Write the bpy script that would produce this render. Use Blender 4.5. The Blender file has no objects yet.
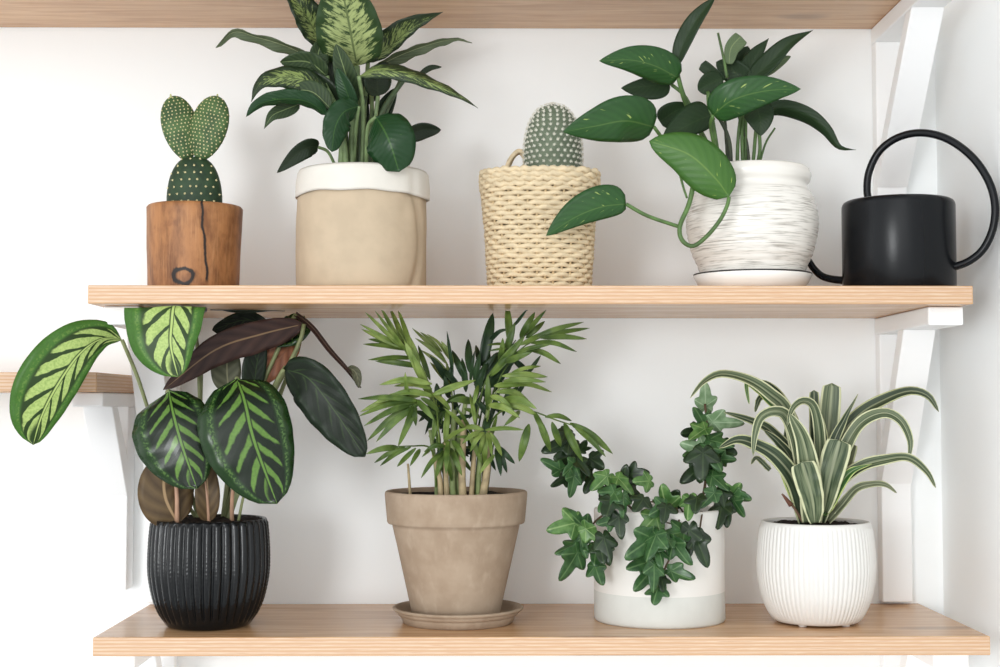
import bpy, bmesh, math, random
from mathutils import Vector, Matrix, noise
C = bpy.context.scene.collection
PI = math.pi
# ------------------------------------------------------------------ camera
F = 1420.0
PITCH = math.atan(71.5/F); YAW = -math.atan(11/F)
CAM = Vector((0, -1.75, 1.3))
cam_data = bpy.data.cameras.new('camera'); cam = bpy.data.objects.new('camera', cam_data); C.objects.link(cam)
cam.location = CAM; cam.rotation_euler = (PI/2+PITCH, 0, YAW)
cam_data.sensor_width = 36; cam_data.lens = F/1000*36
bpy.context.scene.camera = cam
RM = cam.rotation_euler.to_matrix()
def P(px, py, Y):
    """point in the room on the upright plane at depth Y that the photograph shows at (px, py)"""
    d = RM @ Vector(((px-500)/F, -(py-333.5)/F, -1))
    return CAM + d*((Y-CAM.y)/d.y)
def mpp(Y): return (Y+1.75)/F            # metres per photograph pixel at depth Y
# ------------------------------------------------------------------ helpers
def tag(o, label=None, cat=None, group=None, kind=None):
    if label: o['label'] = label
    if cat: o['category'] = cat
    if group: o['group'] = group
    if kind: o['kind'] = kind
    return o
def thing(name, loc, label, cat, group=None):
    o = bpy.data.objects.new(name, None); C.objects.link(o); o.location = loc; o.empty_display_size = .02
    return tag(o, label, cat, group)
def wloc(o):
    v = Vector((0, 0, 0))
    while o: v += o.location; o = o.parent
    return v
def mesh_obj(name, verts, faces, mats, parent=None, uvs=None, smooth=True, matidx=None):
    me = bpy.data.meshes.new(name)
    off = wloc(parent) if parent else Vector((0, 0, 0))
    me.from_pydata([Vector(v)-off for v in verts], [], faces)
    if not isinstance(mats, (list, tuple)): mats = [mats]
    for m in mats: me.materials.append(m)
    if smooth: me.polygons.foreach_set('use_smooth', [True]*len(me.polygons))
    if matidx: me.polygons.foreach_set('material_index', matidx)
    if uvs:
        uv = me.uv_layers.new(name='UVMap')
        for l in me.loops: uv.data[l.index].uv = uvs[l.vertex_index]
    me.update()
    o = bpy.data.objects.new(name, me); C.objects.link(o)
    if parent: o.parent = parent
    return o
class MB:
    def __init__(s): s.v = []; s.f = []; s.uv = []
    def add(s, v, f, uv=None):
        b = len(s.v); s.v += [Vector(x) for x in v]; s.f += [tuple(i+b for i in q) for q in f]
        s.uv += list(uv) if uv else [(0, 0)]*len(v)
    def build(s, name, mats, parent=None, smooth=True):
        return mesh_obj(name, s.v, s.f, mats, parent, s.uv, smooth)
def spline(pts, n):
    pts = [Vector(p) for p in pts]
    if len(pts) == 2: return [pts[0].lerp(pts[1], i/(n-1)) for i in range(n)]
    L = [0]
    for a, b in zip(pts, pts[1:]): L.append(L[-1]+(b-a).length)
    q = [pts[0]*2-pts[1]]+pts+[pts[-1]*2-pts[-2]]
    out = []
    for i in range(n):
        s = L[-1]*i/(n-1); k = 0
        while k < len(pts)-2 and s > L[k+1]: k += 1
        t = (s-L[k])/max(1e-9, L[k+1]-L[k])
        p0, p1, p2, p3 = q[k:k+4]
        out.append(.5*((2*p1)+(p2-p0)*t+(2*p0-5*p1+4*p2-p3)*t*t+(3*p1-p0-3*p2+p3)*t**3))
    return out
def tangents(ps):
    n = len(ps); return [(ps[min(i+1, n-1)]-ps[max(i-1, 0)]).normalized() for i in range(n)]
def tube(mb, pts, r, n=None, seg=8, closed=False):
    n = n or max(6, 6*len(pts))
    ps = spline(pts, n) if not closed else [Vector(p) for p in pts]
    n = len(ps)
    if closed: ts = [(ps[(i+1) % n]-ps[i-1]).normalized() for i in range(n)]
    else: ts = tangents(ps)
    up = Vector((0, 0, 1)) if abs(ts[0].z) < .9 else Vector((1, 0, 0))
    x = ts[0].cross(up).normalized(); v = []; f = []
    for i, (p, t) in enumerate(zip(ps, ts)):
        x = (x-t*x.dot(t)).normalized(); y = t.cross(x)
        rr = r if not isinstance(r, (list, tuple)) else r[0]+(r[1]-r[0])*i/(n-1)
        for k in range(seg):
            a = 2*PI*k/seg; v.append(p+(x*math.cos(a)+y*math.sin(a))*rr)
    for i in range(n if closed else n-1):
        j = (i+1) % n
        for k in range(seg):
            k2 = (k+1) % seg; f.append((i*seg+k, i*seg+k2, j*seg+k2, j*seg+k))
    if not closed:
        f.append(tuple(range(seg))[::-1]); f.append(tuple((n-1)*seg+k for k in range(seg)))
    mb.add(v, f)
def lathe(prof, centre, seg=96, fn=None, cap=True):
    """prof: list of (r, z) from the bottom outside up and round to the inside; fn(r, z, angle) -> (r, z)"""
    cx, cy, cz = centre; v = []; f = []
    for r, z in prof:
        for k in range(seg):
            a = 2*PI*k/seg; rr, zz = fn(r, z, a) if fn else (r, z)
            v.append((cx+rr*math.cos(a), cy+rr*math.sin(a), cz+zz))
    m = len(prof)
    for i in range(m-1):
        for k in range(seg):
            k2 = (k+1) % seg; f.append((i*seg+k, i*seg+k2, (i+1)*seg+k2, (i+1)*seg+k))
    if cap:
        f.append(tuple(range(seg))[::-1]); f.append(tuple((m-1)*seg+k for k in range(seg)))
    return v, f
def dense(prof, step=.003):
    out = []
    for a, b in zip(prof, prof[1:]):
        n = max(1, int(math.dist(a, b)/step))
        out += [(a[0]+(b[0]-a[0])*i/n, a[1]+(b[1]-a[1])*i/n) for i in range(n)]
    return out+[prof[-1]]
def smooth_prof(pts, n=40): return [(p.x, p.y) for p in spline([(a, b, 0) for a, b in pts], n)]
def box_obj(name, lo, hi, mats, parent=None, bevel=.0015, facemat=None):
    bm = bmesh.new(); bmesh.ops.create_cube(bm, size=1)
    c = (Vector(lo)+Vector(hi))/2; s = Vector(hi)-Vector(lo)
    off = wloc(parent) if parent else Vector((0, 0, 0))
    for v in bm.verts: v.co = Vector((v.co.x*s.x, v.co.y*s.y, v.co.z*s.z))+c-off
    if facemat:
        for fc in bm.faces: fc.material_index = facemat(fc.normal)
    if bevel: bmesh.ops.bevel(bm, geom=list(bm.edges), offset=bevel, segments=2, affect='EDGES', profile=.5)
    me = bpy.data.meshes.new(name); bm.to_mesh(me); bm.free()
    for m in (mats if isinstance(mats, (list, tuple)) else [mats]): me.materials.append(m)
    o = bpy.data.objects.new(name, me); C.objects.link(o)
    if parent: o.parent = parent
    return o
# ------------------------------------------------------------------ materials
def s2l(c):
    c = c/255; return c/12.92 if c <= .04045 else ((c+.055)/1.055)**2.4
def rgb(r, g, b): return (s2l(r), s2l(g), s2l(b), 1)
class NT:
    def __init__(s, name, rough=.5, spec=.5):
        s.m = bpy.data.materials.new(name); s.m.use_nodes = True; s.t = s.m.node_tree; s.n = s.t.nodes
        s.b = s.n['Principled BSDF']; s.b.inputs['Roughness'].default_value = rough; s.b.inputs['Specular IOR Level'].default_value = spec
    def node(s, typ, **kw):
        n = s.n.new(typ)
        for k, v in kw.items(): setattr(n, k, v)
        return n
    def put(s, sock, val):
        if isinstance(val, bpy.types.NodeSocket): s.t.links.new(val, sock)
        else: sock.default_value = val
    def math(s, op, a, b=None, c=None):
        n = s.node('ShaderNodeMath', operation=op); s.put(n.inputs[0], a)
        if b is not None: s.put(n.inputs[1], b)
        if c is not None: s.put(n.inputs[2], c)
        return n.outputs[0]
    def step(s, x, a, b):               # smooth 0..1 between a and b
        n = s.node('ShaderNodeMapRange', interpolation_type='SMOOTHSTEP'); s.put(n.inputs[0], x); s.put(n.inputs[1], a); s.put(n.inputs[2], b)
        return n.outputs[0]
    def mix(s, f, a, b):
        n = s.node('ShaderNodeMix', data_type='RGBA'); s.put(n.inputs[0], f); s.put(n.inputs[6], a); s.put(n.inputs[7], b); return n.outputs[2]
    def obj(s): return s.node('ShaderNodeTexCoord').outputs['Object']
    def scaled(s, vec, sc):
        n = s.node('ShaderNodeMapping'); s.put(n.inputs[0], vec); n.inputs['Scale'].default_value = sc; return n.outputs[0]
    def uv(s):
        n = s.node('ShaderNodeSeparateXYZ'); s.t.links.new(s.node('ShaderNodeUVMap').outputs[0], n.inputs[0]); return n.outputs[0], n.outputs[1]
    def xyz(s, v):
        n = s.node('ShaderNodeSeparateXYZ'); s.put(n.inputs[0], v); return n.outputs
    def noise(s, vec, scale=5, detail=3, rough=.5, dist=0):
        n = s.node('ShaderNodeTexNoise'); s.put(n.inputs['Vector'], vec); n.inputs['Scale'].default_value = scale
        n.inputs['Detail'].default_value = detail; n.inputs['Roughness'].default_value = rough; n.inputs['Distortion'].default_value = dist
        return n.outputs[0]
    def color(s, c): s.put(s.b.inputs['Base Color'], c)
    def bump(s, h, strength=.3, dist=.002):
        n = s.node('ShaderNodeBump'); s.put(n.inputs['Height'], h); n.inputs['Strength'].default_value = strength; n.inputs['Distance'].default_value = dist
        s.t.links.new(n.outputs[0], s.b.inputs['Normal'])
def plain(name, c, rough=.5, spec=.5, var=0, scale=60, bump=0):
    t = NT(name, rough, spec)
    if var or bump:
        nz = t.noise(t.obj(), scale, 4)
        if var: t.color(t.mix(t.step(nz, .3, .7), tuple(x*(1-var) for x in c[:3])+(1,), tuple(min(1, x*(1+var)) for x in c[:3])+(1,)))
        else: t.color(c)
        if bump: t.bump(nz, bump)
    else: t.color(c)
    return t.m
WALL = plain('white_wall_paint', rgb(241, 243, 243), .75, .25, 0, 220, .04)
FLOORM = plain('pale_floor', rgb(222, 218, 210), .6, .3, .06, 6)
PAINT = plain('white_bracket_paint', rgb(246, 246, 246), .45, .4, 0, 90, .05)
def wood_face():
    t = NT('shelf_face_wood', .26, .36)
    o = t.obj(); w = t.noise(t.scaled(o, (1.2, 14, 14)), 5, 5, .6, .5); w2 = t.noise(t.scaled(o, (3, 90, 90)), 6, 3)
    c = t.mix(t.step(w, .3, .7), rgb(186, 142, 100), rgb(214, 174, 132)); c = t.mix(t.math('MULTIPLY', t.step(w2, .5, .8), .35), c, rgb(140, 98, 64))
    k = t.noise(t.scaled(o, (1, 3.2, 3.2)), 4.2, 1)
    t.color(t.mix(t.math('MULTIPLY', t.step(k, .72, .8), .5), c, rgb(110, 76, 50))); t.bump(w2, .06); return t.m
def ply_edge():
    t = NT('plywood_edge', .5, .3)
    o = t.obj(); x, y, z = t.xyz(o)
    nz = t.noise(t.scaled(o, (6, 6, 60)), 4, 3)
    ph = t.math('ADD', t.math('MULTIPLY', z, 2*PI/.0038), t.math('MULTIPLY', nz, 3.0))
    s = t.math('ADD', t.math('MULTIPLY', t.math('SINE', ph), .5), .5)
    g = t.noise(t.scaled(o, (9, 9, 500)), 5, 4)
    c = t.mix(t.step(s, .15, .8), rgb(196, 158, 124), rgb(212, 186, 160))
    c = t.mix(t.math('MULTIPLY', t.math('MULTIPLY', t.step(s, .9, 1), t.step(g, .4, .6)), .6), c, rgb(160, 104, 70))
    t.color(t.mix(t.math('MULTIPLY', t.step(g, .45, .7), .45), c, rgb(196, 150, 114))); return t.m
WOOD, PLY = wood_face(), ply_edge()
# ------------------------------------------------------------------ room and shelves
def wall(name, lo, hi, m):
    o = box_obj(name, lo, hi, m, None, 0); o['kind'] = 'structure'; return o
XR = .557
wall('wall_back', (-3.2, 0, 0), (XR+.1, .1, 2.6), WALL)
wall('wall_right', (XR, -2.6, 0), (XR+.1, 0, 2.6), WALL)
ZB, ZM, ZT = 1.0575, 1.4265, 1.769       # top of the bottom board, top of the middle board, underside of the top board
fm = lambda n: 0 if abs(n.z) > .5 else 1
def board(lo, hi, label):
    o = box_obj('shelf_board', lo, hi, [WOOD, PLY], None, .0008, fm); return tag(o, label, 'shelf', 'wall shelf boards')
board((-.4135, -.25, ZB-.0195), (.526, -.0005, ZB), 'lowest varnished plywood shelf board, under the black, clay and white plant pots')
board((-.424, -.25, ZM-.0195), (.514, -.0005, ZM), 'middle plywood shelf board, under the cacti and the black watering can')
board((-1.2, -.25, ZT), (.514, -.0005, ZT+.0195), 'topmost wooden shelf board, its brown underside above all the plants')
LZ = 1.3145
board((-1.3, -.183, LZ), (-.432, -.0005, LZ+.0215), 'short plywood shelf end on the left wall, behind the big striped leaf')
def bracket(X0, X1, ztop, ylen, arm_h, leg_t, zleg, b_top, b_bot, label):
    """wooden bracket: arm under the board, leg on the wall, slanting brace; b_* = (Y, Z) of the brace's front face"""
    r = thing('shelf_bracket', ((X0+X1)/2, 0, ztop), label, 'bracket', 'white shelf brackets')
    box_obj('arm', (X0, -ylen, ztop-arm_h), (X1, -.0008, ztop-.0004), PAINT, r, .0018)
    box_obj('wall_leg', (X0+.0008, -leg_t, zleg), (X1-.0008, -.0008, ztop-arm_h), PAINT, r, .0015)
    (y0, z0), (y1, z1) = b_top, b_bot; th = .024
    v = []
    for X in (X0+.0004, X1-.0004):
        v += [(X, y0, z0), (X, y0+th, z0), (X, min(y1+th, -.004), z1+.014), (X, y1, z1)]
    f = [(0, 1, 2, 3), (7, 6, 5, 4), (0, 4, 5, 1), (1, 5, 6, 2), (2, 6, 7, 3), (3, 7, 4, 0)]
    o = mesh_obj('brace', v, f, PAINT, r, None, False)
    bv = o.modifiers.new('bevel', 'BEVEL'); bv.width = .0012; bv.segments = 2
    return r
RX = (.4763, .5145); LX = (-.4165, -.3775)
zt = lambda py, Y: P(500, py, Y).z
bracket(*RX, ZM-.0195, .217, .0205, .02, ZB+.004, (-.123, ZM-.04), (-.0215, zt(484, -.0215)), 'white bracket under the right end of the middle shelf, below the watering can')
bracket(*RX, ZT, .217, .0205, .02, ZM+.004, (-.172, ZT-.0205), (-.0215, zt(187, -.0215)), 'white bracket under the right end of the topmost shelf, behind the watering can handle')
bracket(*LX, ZM-.0195, .217, .0205, .02, ZB+.004, (-.123, ZM-.04), (-.0215, zt(484, -.0215)), 'white bracket under the left end of the middle shelf, behind the striped leaves')
bracket(*LX, ZB-.0195, .217, .0205, .02, ZB-.4, (-.123, ZB-.04), (-.0215, ZB-.2), 'white bracket under the left end of the lowest shelf, below the black pot')
bracket(*RX, ZB-.0195, .217, .0205, .02, ZB-.4, (-.123, ZB-.04), (-.0215, ZB-.2), 'white bracket under the right end of the lowest shelf, below the white ribbed pot')
bracket(-.469, -.4335, LZ, .15, .0165, .033, zt(590, -.033), (-.108, LZ-.0165), (-.035, zt(496, -.035)), 'white bracket under the short left shelf, beside the brown lower leaf')

# ------------------------------------------------------------------ leaves
PROF = {
    'ovate': lambda u: u**.5*(1-u)**.72, 'broad': lambda u: u**.44*(1-u)**.58, 'oval': lambda u: u**.8*(1-u)**.62, 'heart': lambda u: (u+.012)**.36*(1-u)**.85,
    'strap': lambda u: (u+.12)**.3*(1-u)**.55, 'lance': lambda u: (u+.01)**.6*(1-u)**.8, 'blunt': lambda u: (u+.05)**.45*(1-u)**.12,
    'long': lambda u: u**.55*(1-u)**1.15, 'round': lambda u: u**.45*(1-u)**.45}
PMAX = {k: max(f(i/200) for i in range(201)) for k, f in PROF.items()}
def at(lst, u):
    if not isinstance(lst, (list, tuple)): return lst
    x = u*(len(lst)-1); i = min(int(x), len(lst)-2); return lst[i]+(lst[i+1]-lst[i])*(x-i)
def blade(mid, W, prof='ovate', roll=0, fold=12, cup=0, wave=0, wfreq=5, nu=22, nv=8, seed=0, across=None):
    """leaf blade: mid = photo points with depth (base to tip), W = half width in photo pixels (or (minus side, plus side))"""
    ps = spline([m if isinstance(m, Vector) else P(*m) for m in mid], nu+1); ts = tangents(ps)
    wm, wp = (W, W) if not isinstance(W, (tuple, list)) else W
    V = []; UV = []; Fc = []; rnd = random.Random(seed); ph = rnd.random()*6
    tc = (CAM-ps[len(ps)//2]).normalized()
    for i, (p, t) in enumerate(zip(ps, ts)):
        u = i/nu; n = tc-t*tc.dot(t)
        if n.length < .15: n = Vector((0, -.3, 1))-t*Vector((0, -.3, 1)).dot(t)
        n.normalize()
        n = Matrix.Rotation(math.radians(at(roll, u)), 3, t) @ n; a = t.cross(n)
        if across: a = (across-t*across.dot(t)).normalized(); n = a.cross(t)      # a leaf bending over an edge
        k = PROF[prof](u)/PMAX[prof]*mpp(p.y); fo = math.radians(at(fold, u))
        for j in range(nv+1):
            s = j/nv*2-1; w = k*(wp if s > 0 else wm); e = abs(s)
            off = a*(s*w*math.cos(fo)) + n*(w*(math.sin(fo)*e+cup*e*e))
            off += n*(wave*mpp(p.y)*e*e*math.sin(wfreq*u*2*PI+ph+(1.7 if s > 0 else 0))*min(1, 4*(1-u)))
            q = p+off
            if q.y > -.2575 and ZM-.021 < q.z < ZM+.0005: q.z = ZM-.021        # leaves press against the board, never through it
            V.append(q); UV.append((u, j/nv))
    m = nv+1
    for i in range(nu):
        for j in range(nv): Fc.append((i*m+j, i*m+j+1, (i+1)*m+j+1, (i+1)*m+j))
    return V, Fc, UV
def thick(o, t=.0007):
    s = o.modifiers.new('thickness', 'SOLIDIFY'); s.thickness = t; s.offset = -1
    if len(o.data.materials) > 1: s.material_offset = 1
    return o
def leaf(root, mats, mid, W, prof='ovate', flip=False, stem=None, sr=2.2, smat=None, name='leaf', label=None, **kw):
    ms = list(mats)[::-1] if flip else list(mats)
    v, f, uv = blade(mid, W, prof, seed=len(bpy.data.objects), **kw)
    o = thick(mesh_obj(name, v, f, ms, root, uv))
    if label: o['label'] = label
    if stem:
        mb = MB(); pts = [mid[0] if isinstance(mid[0], Vector) else P(*mid[0])]+[P(*q) for q in stem]
        tube(mb, pts, sr*mpp(pts[0].y), seg=7); mb.build('petiole', smat, o)
    return o
def stems(root, name, lst, mat):
    for pts, r in lst:
        mb = MB(); tube(mb, [P(*q) for q in pts], (r*mpp(pts[0][2]), r*.75*mpp(pts[0][2])), seg=8); mb.build(name, mat, root)
def soil(root, cx, cy, z, r, mat, amp=.004, bump=0):
    v = []; f = []; N = 40; R = 10
    v.append((cx, cy, z+bump))
    for i in range(1, R+1):
        for k in range(N):
            a = 2*PI*k/N; q = i/R
            h = noise.noise(Vector((q*math.cos(a)*9, q*math.sin(a)*9, cx*31)))*amp*(1 if i < R else .3)+bump*(1-q)
            v.append((cx+q*r*math.cos(a), cy+q*r*math.sin(a), z+h))
    for k in range(N): f.append((0, 1+k, 1+(k+1) % N))
    for i in range(R-1):
        for k in range(N):
            a = 1+i*N+k; b = 1+i*N+(k+1) % N; f.append((a, a+N, b+N, b))
    # underside so the soil is a plug rather than a skin
    b0 = len(v)
    for k in range(N):
        a = 2*PI*k/N; v.append((cx+r*.96*math.cos(a), cy+r*.96*math.sin(a), z-.012))
    for k in range(N):
        a = 1+(R-1)*N+k; b = 1+(R-1)*N+(k+1) % N; f.append((a, b0+k, b0+(k+1) % N, b))
    f.append(tuple(b0+k for k in range(N))[::-1])
    return mesh_obj('soil', v, f, mat, root)
SOIL = plain('potting_soil', rgb(42, 36, 32), .95, .1, .4, 180, .6)

# --- leaf materials
def calathea(name, dark, patch, mid, ring, wedge=.36, rough=.33, soft=.05):
    t = NT(name, rough, .3 if rough < .3 else .2); u, v = t.uv()
    s = t.math('MULTIPLY', t.math('SUBTRACT', v, .5), 2); d = t.math('ABSOLUTE', s)
    nz = t.noise(t.obj(), 90, 3); nzf = t.noise(t.obj(), 420, 2)
    c = t.math('SUBTRACT', u, t.math('MULTIPLY', d, .36))
    side = t.math('MULTIPLY', t.math('GREATER_THAN', s, 0), .4)
    fr = t.math('FRACT', t.math('ADD', t.math('MULTIPLY', c, 6.2), side))
    tri = t.math('ABSOLUTE', t.math('SUBTRACT', fr, .5))
    lim = t.math('SUBTRACT', wedge, t.math('MULTIPLY', t.math('POWER', d, 2.0), .5))
    w = t.math('SUBTRACT', lim, t.math('ADD', tri, t.math('MULTIPLY', t.math('SUBTRACT', nz, .5), .28)))
    m = t.math('MULTIPLY', t.step(w, 0, soft), t.math('SUBTRACT', 1, t.step(t.math('ADD', d, t.math('MULTIPLY', t.math('SUBTRACT', nz, .5), .2)), .54, .62)))
    m = t.math('MULTIPLY', m, t.step(d, .04, .08))
    m = t.math('MULTIPLY', m, t.math('SUBTRACT', 1, t.step(c, .78, .86)))
    outer = t.step(d, .6, .72)
    base = t.mix(outer, dark, mid)
    rg = t.math('MULTIPLY', t.step(d, .66, .74), t.math('SUBTRACT', 1, t.step(d, .74, .84)))
    rg = t.math('MULTIPLY', rg, t.step(nzf, .45, .6))
    base = t.mix(rg, base, ring)
    base = t.mix(t.math('MULTIPLY', t.step(nzf, .4, .7), .25), base, dark)
    col = t.mix(m, base, t.mix(t.math('MULTIPLY', t.step(nzf, .35, .7), .4), patch, t.mix(.5, mid, ring)))
    rib = t.math('SUBTRACT', 1, t.step(d, .018, .04))
    t.color(t.mix(rib, col, patch))
    t.bump(tri, .25, .0015); return t.m
CAL_L = calathea('calathea_bright', rgb(38, 58, 24), rgb(164, 184, 108), rgb(62, 102, 38), rgb(98, 132, 58), .43, .4)
CAL_D = calathea('calathea_deep', rgb(17, 29, 15), rgb(92, 126, 54), rgb(30, 54, 24), rgb(84, 116, 58), .29, .24, .13)
CAL_X = calathea('calathea_darkest', rgb(20, 29, 18), rgb(46, 64, 32), rgb(24, 36, 22), rgb(30, 46, 26), .2, .42, .25)
def veined(name, c1, c2, rough=.5, k=9, slope=.2, contrast=.5, rib=None, spec=.25, bump=.2):
    t = NT(name, rough, spec); u, v = t.uv()
    s = t.math('MULTIPLY', t.math('SUBTRACT', v, .5), 2); d = t.math('ABSOLUTE', s)
    fr = t.math('FRACT', t.math('MULTIPLY', t.math('SUBTRACT', u, t.math('MULTIPLY', d, slope)), k))
    tri = t.math('MULTIPLY', t.math('ABSOLUTE', t.math('SUBTRACT', fr, .5)), 2)
    nz = t.noise(t.obj(), 70, 3)
    f = t.math('ADD', t.math('MULTIPLY', tri, contrast), t.math('MULTIPLY', t.math('SUBTRACT', nz, .3), 1-contrast))
    c = t.mix(f, c1, c2)
    if rib: c = t.mix(t.math('SUBTRACT', 1, t.step(d, .03, .07)), c, rib)
    t.color(c); t.bump(tri, bump, .001); return t.m
CAL_B = veined('calathea_underside', rgb(40, 25, 23), rgb(72, 50, 42), .5, 7, .2, .5, rgb(120, 96, 70))
CAL_DRY = veined('calathea_dry_underside', rgb(70, 54, 36), rgb(110, 90, 60), .5, 5, .3, .5, rgb(160, 134, 100))
CAL_RUST = veined('calathea_rust_underside', rgb(96, 56, 38), rgb(150, 98, 70), .35, 6, .25, .6, rgb(120, 80, 60))
CAL_OLIVE = veined('calathea_olive_underside', rgb(62, 64, 46), rgb(98, 98, 76), .5, 5, .25, .6, rgb(120, 118, 90))
CSTEM = plain('calathea_petiole', rgb(118, 124, 84), .5, .4, .15, 60)
CSTEM_P = plain('calathea_pink_petiole', rgb(168, 132, 108), .5, .4, .15, 60)
def dieff(name, dark, pale, amount, rough=.38):
    t = NT(name, rough, .26); u, v = t.uv()
    s = t.math('MULTIPLY', t.math('SUBTRACT', v, .5), 2); d = t.math('ABSOLUTE', s)
    q = t.math('SUBTRACT', u, t.math('MULTIPLY', d, .24))
    tri = t.math('MULTIPLY', t.math('ABSOLUTE', t.math('SUBTRACT', t.math('FRACT', t.math('MULTIPLY', q, 12)), .5)), 2)
    cb = t.node('ShaderNodeCombineXYZ'); t.put(cb.inputs[0], t.math('MULTIPLY', q, 34)); t.put(cb.inputs[1], t.math('MULTIPLY', s, 3.4))
    oi = t.node('ShaderNodeObjectInfo'); t.put(cb.inputs[2], t.math('MULTIPLY', oi.outputs['Random'], 30))
    nz = t.noise(cb.outputs[0], 1, 4, .65, .4); n2 = t.noise(t.obj(), 40, 2)
    x = t.math('ADD', t.math('ADD', t.math('MULTIPLY', nz, 1.1), t.math('MULTIPLY', n2, .4)), t.math('MULTIPLY', tri, .08))
    x = t.math('SUBTRACT', x, t.math('MULTIPLY', t.math('POWER', d, 3.5), .42))
    x = t.math('SUBTRACT', x, t.math('MULTIPLY', t.math('POWER', u, 5), .25))
    m = t.step(x, .93-amount, 1.09-amount)
    pv = t.mix(t.math('MULTIPLY', t.step(nz, .62, .45), .5), pale, t.mix(.45, pale, dark))
    c = t.mix(m, dark, pv); c = t.mix(t.math('SUBTRACT', 1, t.step(d, .02, .05)), c, t.mix(.3, dark, pale))
    t.color(c); t.bump(tri, .2, .001); return t.m
DF_P = dieff('dieffenbachia_pale', rgb(44, 64, 34), rgb(158, 170, 112), .31)
DF_M = dieff('dieffenbachia_mottled', rgb(34, 48, 28), rgb(128, 144, 84), .24)
DF_G = dieff('dieffenbachia_green', rgb(26, 56, 28), rgb(84, 124, 54), -.02, .35)
DF_D = dieff('dieffenbachia_dark', rgb(30, 42, 26), rgb(54, 66, 38), .05)
DF_B = veined('dieffenbachia_underside', rgb(66, 78, 54), rgb(100, 110, 82), .55, 12, .22, .4, rgb(140, 148, 112))
DF_O = veined('dieffenbachia_olive', rgb(38, 54, 34), rgb(66, 82, 50), .5, 10, .22, .5, rgb(110, 126, 82))
DSTEM = plain('dieffenbachia_stem', rgb(112, 132, 88), .5, .4, .3, 50)
DSTEM_D = plain('dieffenbachia_dark_stem', rgb(66, 82, 54), .5, .4, .3, 50)
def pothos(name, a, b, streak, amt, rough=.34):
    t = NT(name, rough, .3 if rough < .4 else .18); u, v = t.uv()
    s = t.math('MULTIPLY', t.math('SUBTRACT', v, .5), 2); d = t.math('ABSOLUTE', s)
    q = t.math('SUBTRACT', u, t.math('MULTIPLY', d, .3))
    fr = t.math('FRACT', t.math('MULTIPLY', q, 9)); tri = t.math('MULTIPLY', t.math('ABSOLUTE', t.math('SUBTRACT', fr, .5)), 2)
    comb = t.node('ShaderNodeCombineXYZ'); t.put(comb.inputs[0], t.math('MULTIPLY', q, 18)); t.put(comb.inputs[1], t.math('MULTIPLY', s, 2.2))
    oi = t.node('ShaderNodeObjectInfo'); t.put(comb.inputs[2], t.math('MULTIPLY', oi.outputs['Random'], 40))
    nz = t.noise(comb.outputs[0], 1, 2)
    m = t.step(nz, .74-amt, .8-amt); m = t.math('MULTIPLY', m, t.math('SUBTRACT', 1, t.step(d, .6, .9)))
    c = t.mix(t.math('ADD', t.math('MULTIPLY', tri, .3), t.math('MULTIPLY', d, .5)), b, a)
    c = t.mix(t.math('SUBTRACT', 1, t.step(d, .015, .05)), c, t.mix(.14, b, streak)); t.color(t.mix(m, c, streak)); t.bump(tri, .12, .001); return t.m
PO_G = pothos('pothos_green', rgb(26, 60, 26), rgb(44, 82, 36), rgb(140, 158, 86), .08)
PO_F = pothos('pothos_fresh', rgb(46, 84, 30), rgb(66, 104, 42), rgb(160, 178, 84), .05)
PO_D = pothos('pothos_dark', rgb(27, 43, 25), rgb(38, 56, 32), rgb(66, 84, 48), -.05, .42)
PO_B = veined('pothos_underside', rgb(78, 96, 66), rgb(102, 118, 86), .5, 9, .3, .4, rgb(118, 132, 92))
PSTEM = plain('pothos_stem', rgb(76, 104, 54), .45, .4, .3, 60)
PSTEM_D = plain('pothos_dark_stem', rgb(52, 60, 42), .5, .4, .3, 60)
def drac(name, g1, g2, cream, rough=.4):
    t = NT(name, rough, .25); u, v = t.uv()
    s = t.math('MULTIPLY', t.math('SUBTRACT', v, .5), 2); d = t.math('ABSOLUTE', s)
    comb = t.node('ShaderNodeCombineXYZ'); t.put(comb.inputs[0], t.math('MULTIPLY', u, 1.6)); t.put(comb.inputs[1], t.math('MULTIPLY', s, 4.2))
    oi = t.node('ShaderNodeObjectInfo'); t.put(comb.inputs[2], t.math('MULTIPLY', oi.outputs['Random'], 40))
    nz = t.noise(comb.outputs[0], 1.3, 3)
    c = t.mix(t.step(nz, .35, .65), g1, g2)
    c = t.mix(t.math('MULTIPLY', t.math('SUBTRACT', 1, t.step(d, .06, .16)), .45), c, rgb(170, 174, 140))
    t.color(t.mix(t.step(d, .76, .86), c, cream)); t.bump(nz, .15, .001); return t.m
DR = drac('dracaena_striped', rgb(50, 66, 44), rgb(104, 114, 86), rgb(196, 198, 160))
DR_D = drac('dracaena_dark', rgb(40, 54, 38), rgb(66, 78, 58), rgb(180, 184, 142))
DR_G = drac('dracaena_green', rgb(48, 86, 38), rgb(78, 110, 60), rgb(184, 196, 124))
DR_B = drac('dracaena_underside', rgb(74, 82, 60), rgb(110, 114, 88), rgb(180, 182, 146), .55)
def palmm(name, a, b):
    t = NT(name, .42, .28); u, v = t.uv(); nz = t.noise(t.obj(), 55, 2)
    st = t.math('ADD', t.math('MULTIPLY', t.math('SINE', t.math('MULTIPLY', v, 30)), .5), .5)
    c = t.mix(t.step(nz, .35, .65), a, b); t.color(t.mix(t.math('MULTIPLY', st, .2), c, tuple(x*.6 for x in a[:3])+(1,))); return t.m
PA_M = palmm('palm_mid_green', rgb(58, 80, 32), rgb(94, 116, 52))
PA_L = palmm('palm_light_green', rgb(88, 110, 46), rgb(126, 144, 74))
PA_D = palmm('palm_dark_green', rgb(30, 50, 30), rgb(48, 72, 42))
PA_O = palmm('palm_olive_green', rgb(106, 124, 66), rgb(138, 150, 90))
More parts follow.
